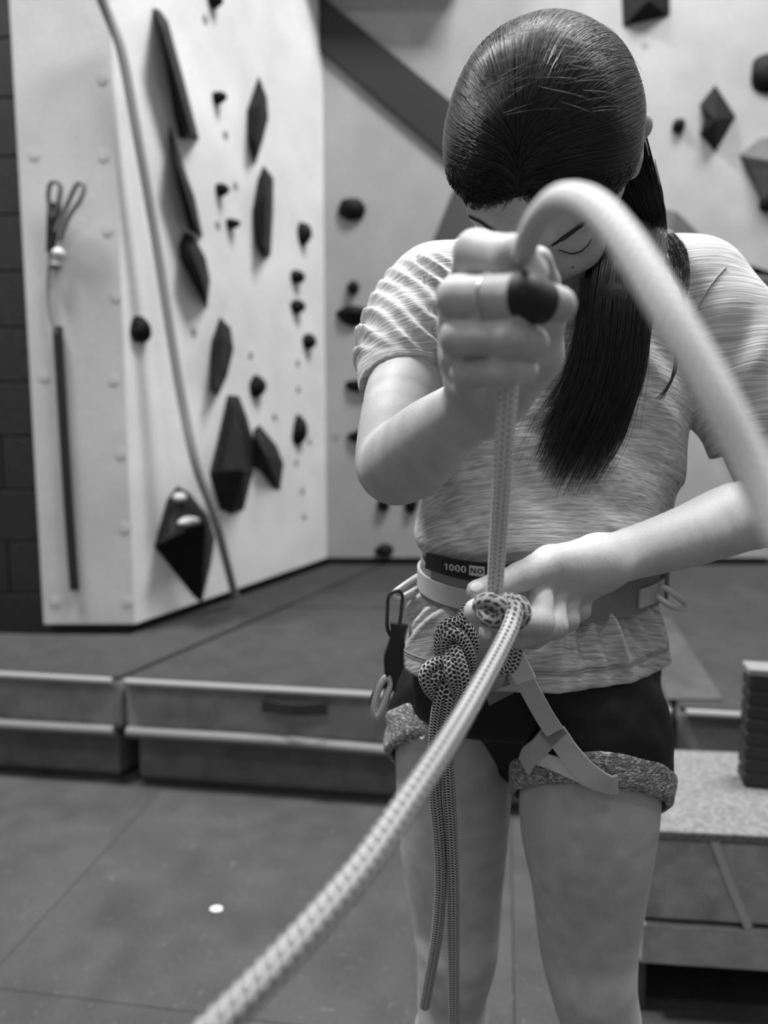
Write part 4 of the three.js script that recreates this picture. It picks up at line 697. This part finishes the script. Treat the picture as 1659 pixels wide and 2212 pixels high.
// ------------------------------------------------------------------ harness
function torsoPoint(y, th, off) { const s = sTab[Math.round(clamp((y - SY0) / (SY1 - SY0), 0, 1) * SN)]; const a = s[2] + off, b = s[3] + off; const lx = a * Math.sin(th), lz = b * Math.cos(th); return V(s[0] + lx * s[4] + lz * s[5], y, s[1] - lx * s[5] + lz * s[4]); }
function torsoNormal(y, th) { const p = torsoPoint(y, th, 0), q = torsoPoint(y, th, .01); return q.sub(p).setY(0).normalize(); }
function band(yf, th0, th1, off, width, thick, n = 60) { const pts = [], nor = []; const m = 28; for (let i = 0; i <= m; i++) { const th = th0 + (th1 - th0) * i / m, y = yf(th); pts.push(torsoPoint(y, th, off)); nor.push(torsoNormal(y, th)); } return ribbon(pts, nor, width, thick, { n }); }
const harnessBase = P(1130, 1690, .85);
const harness = thing('climbing_harness', 'grey webbing climbing harness with leg loops worn over the shirt', 'harness', V(harnessBase.x, harnessBase.y, harnessBase.z));
const beltY = th => .902 - .013 * Math.cos(th);
part(harness, 'waist_belt', band(beltY, -Math.PI, Math.PI, .010, .036, .008, 110), M.pad, 'grey padded waist belt');
part(harness, 'webbing', band(th => beltY(th) - .001, -2.6, -.62, .016, .020, .003), M.web);
part(harness, 'webbing', band(th => beltY(th) - .001, .5, 2.6, .016, .020, .003), M.web);
part(harness, 'buckle_strap', ribbon([torsoPoint(beltY(-.78) + .002, -.80, .020), torsoPoint(beltY(-.6), -.6, .022), torsoPoint(beltY(-.4) - .010, -.42, .026)], [torsoNormal(.9, -.8), torsoNormal(.9, -.6), torsoNormal(.9, -.42)], .026, .004, { n: 16 }), M.webLight, 'pale stitched strap end');
part(harness, 'keeper', band(th => beltY(th), .93, 1.02, .019, .030, .003, 6), M.pad);
part(harness, 'waistband', (() => { const g = band(th => .9275 - .006 * Math.cos(th), -1.35, 1.35, .0125, .016, .003, 80); return g; })(), M.black, 'black elastic band with white print');
// print on the black band: digits and a boxed mark
{
  const cv = document.createElement('canvas'); cv.width = 1024; cv.height = 128; const c = cv.getContext('2d'); c.fillStyle = '#050505'; c.fillRect(0, 0, 1024, 128); c.fillStyle = '#b8b8b8'; c.font = 'bold 84px sans-serif'; c.textBaseline = 'middle'; c.fillText('1000', 20, 66); c.fillRect(222, 20, 108, 92); c.fillStyle = '#101010'; c.font = 'bold 62px sans-serif'; c.fillText('NO', 228, 66);
  c.fillStyle = '#b8b8b8'; c.font = 'bold 84px sans-serif'; c.fillText('JUI', 800, 66);
  const tx = new THREE.CanvasTexture(cv); tx.colorSpace = THREE.SRGBColorSpace; const y0 = th => .9275 - .006 * Math.cos(th); const pos = [], uv = [], idx = []; const th0 = -1.12, th1 = .1, n = 40;
  for (let i = 0; i <= n; i++) { const th = th0 + (th1 - th0) * i / n; for (const s of [-1, 1]) { const p = torsoPoint(y0(th), th, .0146); pos.push(p.x, y0(th) + s * .0070, p.z); uv.push(i / n, (s + 1) / 2); } }
  for (let i = 0; i < n; i++) { const a = 2 * i; idx.push(a, a + 2, a + 1, a + 1, a + 2, a + 3); } const g = new THREE.BufferGeometry(); g.setAttribute('position', new THREE.Float32BufferAttribute(pos, 3)); g.setAttribute('uv', new THREE.Float32BufferAttribute(uv, 2)); g.setIndex(idx); g.computeVertexNormals();
  part(harness, 'printed_text', g, new THREE.MeshStandardMaterial({ map: tx, roughness: .7 }));
}
// straps that lie on the clothes: each point is found on the cloth in front of it
const cuffOut = [[legN, cutN, .030], [legF, cutF, .038]].map(([l, c, h]) => { const o = limb(grow(l, .0125, 4)); return (x, y, z) => smax(o(x, y, z), Math.abs(c.d(x, y, z) - h / 2) - h / 2, .006); });
const clothes = (x, y, z) => smin(Math.min(shortsField(x, y, z), y > .80 ? shirtField(x, y, z) : 1), Math.min(cuffOut[0](x, y, z), cuffOut[1](x, y, z), bodyField(x, y, z)), .012);
const strap = (list, w, t, lift, o) => { const m = list.map(([x, y, l]) => march(clothes, x, y, .55, l ?? lift)); return ribbon(m.map(q => q.p), m.map(q => q.n), w, t, { n: 50, ...o }); };
const rib = (list, w, t, toward, o) => { const pts = list.map(([x, y, d]) => P(x, y, d)); const nor = pts.map(p => p.clone().sub(toward(p)).normalize()); return ribbon(pts, nor, w, t, { n: 50, ...o }); };
const axN = p => { const a = legN[0][0], b = legN[2][0]; const u = (p.y - a.y) / (b.y - a.y); return a.clone().lerp(b, u); };
const axF = p => { const a = legF[0][0], b = legF[2][0]; const u = (p.y - a.y) / (b.y - a.y); return a.clone().lerp(b, u); };
const lpN = part(harness, 'leg_loop', strap([[1196, 1572, .010], [1232, 1622, .006], [1268, 1664, .005], [1296, 1682, .004], [1318, 1691, .003], [1334, 1690, .002]], .0210, .003), M.web, 'grey webbing leg loop over the nearer thigh');
part(lpN, 'riser', rib([[1096, 1388, .712], [1118, 1440, .716], [1150, 1500, .722], [1178, 1550, .729], [1198, 1580, .735]], .0180, .003, p => axN(p).add(V(-.05, 0, -.06))), M.web);
part(lpN, 'inner_strap', strap([[1192, 1572, .009], [1170, 1600, .006], [1150, 1630, .004], [1138, 1655, .003]], .0200, .003), M.web);
part(lpN, 'cross_strap', strap([[1150, 1630, .003], [1190, 1643, .003], [1240, 1665, .003], [1290, 1690, .003], [1325, 1703, .002]], .0150, .002), M.webLight);
part(lpN, 'stitched_joint', strap([[1178, 1556, .0135], [1196, 1575, .0125], [1208, 1590, .011]], .0200, .003, 0, { n: 10 }), M.pad);
part(lpN, 'tie_end', rib([[1094, 1384, .7085], [1116, 1430, .7125], [1136, 1470, .7165]], .0195, .004, p => axN(p).add(V(-.05, 0, -.06)), { n: 14 }), M.webLight, 'pale stitched tape end');
const lpF = part(harness, 'leg_loop', strap([[893, 1604, .002], [912, 1600, .003], [930, 1590, .004], [950, 1572, .006], [985, 1540, .012], [1025, 1490, .02]], .0190, .003), M.web, 'grey webbing leg loop over the farther thigh');
part(harness, 'belay_loop', (() => { const pts = [[1040, 1345, .690], [1042, 1400, .684], [1050, 1455, .690], [1066, 1470, .700], [1072, 1420, .706], [1062, 1350, .704]].map(([x, y, d]) => P(x, y, d)); return ribbon(pts, pts.map(() => V(0.2, 0, 1)), .018, .006, { n: 60, closed: true }); })(), M.pad);
part(harness, 'tie_in_strap', rib([[1030, 1320, .700], [1048, 1400, .716], [1070, 1475, .738], [1085, 1520, .76]], .026, .004, p => p.clone().add(V(0, 0, -.1)), { n: 20 }), M.pad);
// padded loops for gear at either hip
part(harness, 'gear_loop', sweep([P(1408, 1268, .80), P(1432, 1268, .792), P(1466, 1292, .782), P(1484, 1307, .778), P(1478, 1315, .776), P(1450, 1310, .778), P(1424, 1292, .788), P(1408, 1278, .80)], .0032, { seg: .004, sides: 10 }), M.loop, 'pale round gear loop');
part(harness, 'gear_loop', sweep([P(915, 1238, .835), P(892, 1252, .825), P(866, 1270, .818), P(850, 1284, .815), P(858, 1292, .814), P(884, 1282, .816), P(912, 1262, .83)], .0034, { seg: .004, sides: 10 }), M.loop, 'pale round gear loop');
// quickdraw on the gear loop
{
  const t = thing('quickdraw', 'quickdraw with black sling and bright lower carabiner hanging at the hip', 'quickdraw', P(830, 1550, .82));
  part(t, 'carabiner', sweep([P(860, 1276, .812), P(842, 1284, .812), P(837, 1320, .812), P(838, 1362, .812), P(850, 1378, .812), P(860, 1360, .812), P(868, 1310, .812), P(868, 1282, .812)], .0020, { seg: .004, sides: 8, closed: true }), M.metalDark, 'thin dark upper carabiner');
  part(t, 'sling', ribbon([P(862, 1348, .810), P(856, 1395, .812), P(850, 1440, .812), P(838, 1488, .812)], [V(0, 0, 1), V(.1, 0, 1), V(.1, 0, 1), V(0, 0, 1)], u => .019 - .004 * Math.sin(u * 9), .008, { n: 24 }), M.black, 'black webbing sling');
  part(t, 'carabiner', sweep([P(836, 1462, .808), P(822, 1478, .808), P(812, 1508, .808), P(808, 1535, .808), P(814, 1547, .808), P(822, 1535, .808), P(834, 1505, .808), P(844, 1475, .808)], .0042, { seg: .004, sides: 10, closed: true }), M.metal, 'bright metal lower carabiner');
  part(t, 'gate', sweep([P(826, 1466, .812), P(806, 1500, .812), P(800, 1522, .812)], .002, { seg: .004, sides: 8 }), M.metalDark, 'black gate');
}

// ------------------------------------------------------------------ ropes
const RR = .0060; const RP = l => l.map(([x, y, d]) => P(x, y, d));
const rope1 = thing('climbing_rope', 'pale rope held in the fist, arching toward the viewer and down to the waist knot', 'rope', P(1070, 1310, .57));
part(rope1, 'rope', sweep([V(.30, .012, .25), V(.24, .014, .02), V(.20, .10, -.10), V(.15, .50, -.17), ...RP([[1860, 1480, .205], [1740, 1240, .214], [1640, 1040, .223], [1540, 840, .230], [1440, 665, .240], [1350, 520, .256], [1280, 445, .274], [1215, 430, .298], [1165, 470, .335], [1136, 530, .372], [1122, 600, .425], [1112, 700, .436], [1102, 800, .440], [1097, 850, .446], [1090, 950, .462], [1083, 1060, .488], [1075, 1180, .525], [1069, 1270, .546], [1066, 1302, .553], [1062, 1326, .560], [1050, 1338, .568]])], u => RR * (1.24 - .26 * sstep(.5, .72, u)), { seg: .004, sides: 24 }), M.ropePale);
const rope2 = thing('climbing_rope', 'pale rope running diagonally from the waist knot past the thigh to the viewer', 'rope', P(500, 2200, .27));
part(rope2, 'rope', sweep(RP([[1036, 1326, .566], [1040, 1304, .548], [1058, 1296, .541], [1080, 1306, .539], [1088, 1326, .540], [1074, 1340, .541], [1052, 1334, .543], [1046, 1314, .549], [1066, 1300, .556], [1104, 1298, .562], [1126, 1306, .558], [1130, 1332, .556], [1114, 1346, .558], [1100, 1332, .552], [1102, 1310, .543], [1112, 1318, .534], [1104, 1352, .521], [1082, 1400, .496], [1050, 1460, .460], [1005, 1540, .420], [950, 1630, .378], [880, 1735, .345], [790, 1865, .318], [690, 1985, .298], [580, 2105, .282], [440, 2245, .268], [330, 2350, .26]]).concat([V(-.14, .60, -.03), V(-.20, .20, .06), V(-.24, .012, .18), V(-.16, .010, .34), V(.02, .010, .36)]), RR, { seg: .0035, sides: 24 }), M.ropeLight);
part(rope2, 'knot_loop', sweep(RP([[1096, 1352, .588], [1112, 1372, .588], [1114, 1400, .590], [1106, 1432, .594], [1092, 1444, .598], [1080, 1434, .602], [1074, 1410, .606]]), RR * .98, { seg: .0035, sides: 24 }), M.ropeDark);
const rope3 = thing('climbing_rope', 'dark flecked rope in a figure eight knot with two strands hanging beside the thigh', 'rope', P(980, 2230, .80));
const kd = (l, d0 = 0) => RP(l.map(([x, y, d]) => [x, y, d + d0]));
part(rope3, 'knot_loop', sweep(kd([[1020, 1302, .690], [1006, 1322, .680], [992, 1342, .676], [972, 1348, .674], [957, 1362, .675], [951, 1388, .679], [953, 1418, .686], [960, 1440, .694]]), RR, { seg: .0035, sides: 22 }), M.ropeDark);
part(rope3, 'knot_loop', sweep(kd([[985, 1346, .680], [1004, 1352, .678], [1017, 1372, .679], [1024, 1398, .684], [1024, 1420, .692]]), RR, { seg: .0035, sides: 22 }), M.ropeDark);
part(rope3, 'knot_loop', sweep(kd([[968, 1418, .682], [964, 1395, .671], [967, 1376, .664], [980, 1368, .661], [994, 1376, .662], [1006, 1396, .665], [1014, 1420, .670], [1014, 1440, .678], [1002, 1450, .688]]), RR, { seg: .0035, sides: 22 }), M.ropeDark);
part(rope3, 'knot_loop', sweep(kd([[979, 1392, .672], [986, 1410, .660], [994, 1434, .655], [1000, 1460, .655], [1001, 1484, .660], [996, 1504, .668], [986, 1520, .676], [976, 1524, .684]]), RR, { seg: .0035, sides: 22 }), M.ropeDark);
part(rope3, 'knot_loop', sweep(kd([[974, 1408, .672], [973, 1432, .658], [976, 1455, .656], [982, 1478, .662], [990, 1496, .672]]), RR, { seg: .0035, sides: 22 }), M.ropeDark);
part(rope3, 'knot_loop', sweep(kd([[976, 1424, .678], [958, 1430, .672], [936, 1436, .668], [920, 1450, .667], [919, 1468, .668], [927, 1486, .672], [942, 1502, .680], [956, 1510, .690]]), RR, { seg: .0035, sides: 22 }), M.ropeDark);
part(rope3, 'knot_loop', sweep(kd([[978, 1454, .676], [960, 1454, .670], [943, 1460, .667], [938, 1470, .669], [948, 1480, .676]]), RR * .96, { seg: .0035, sides: 22 }), M.ropeDark);
part(rope3, 'strand', sweep(kd([[962, 1462, .676], [956, 1485, .672], [950, 1512, .676], [944, 1545, .684], [940, 1590, .694], [938, 1640, .706], [941, 1720, .724], [948, 1800, .742], [952, 1870, .758], [950, 1950, .776], [942, 2030, .794], [930, 2100, .812], [917, 2172, .832]]), RR, { seg: .004, sides: 22 }), M.ropeDark, 'shorter strand ending at the knee');
part(rope3, 'strand', sweep([...kd([[978, 1468, .678], [974, 1492, .672], [970, 1520, .676], [966, 1560, .686], [965, 1620, .700], [969, 1700, .718], [975, 1800, .740], [979, 1900, .762], [980, 2000, .784], [980, 2100, .806], [980, 2260, .842], [978, 2420, .88]]), V(.083, .12, -.70), V(.07, .010, -.63), V(.01, .008, -.52)], RR, { seg: .004, sides: 22 }), M.ropeDark, 'longer strand running out of the picture');

sh(scene);
renderer.render(scene, camera);
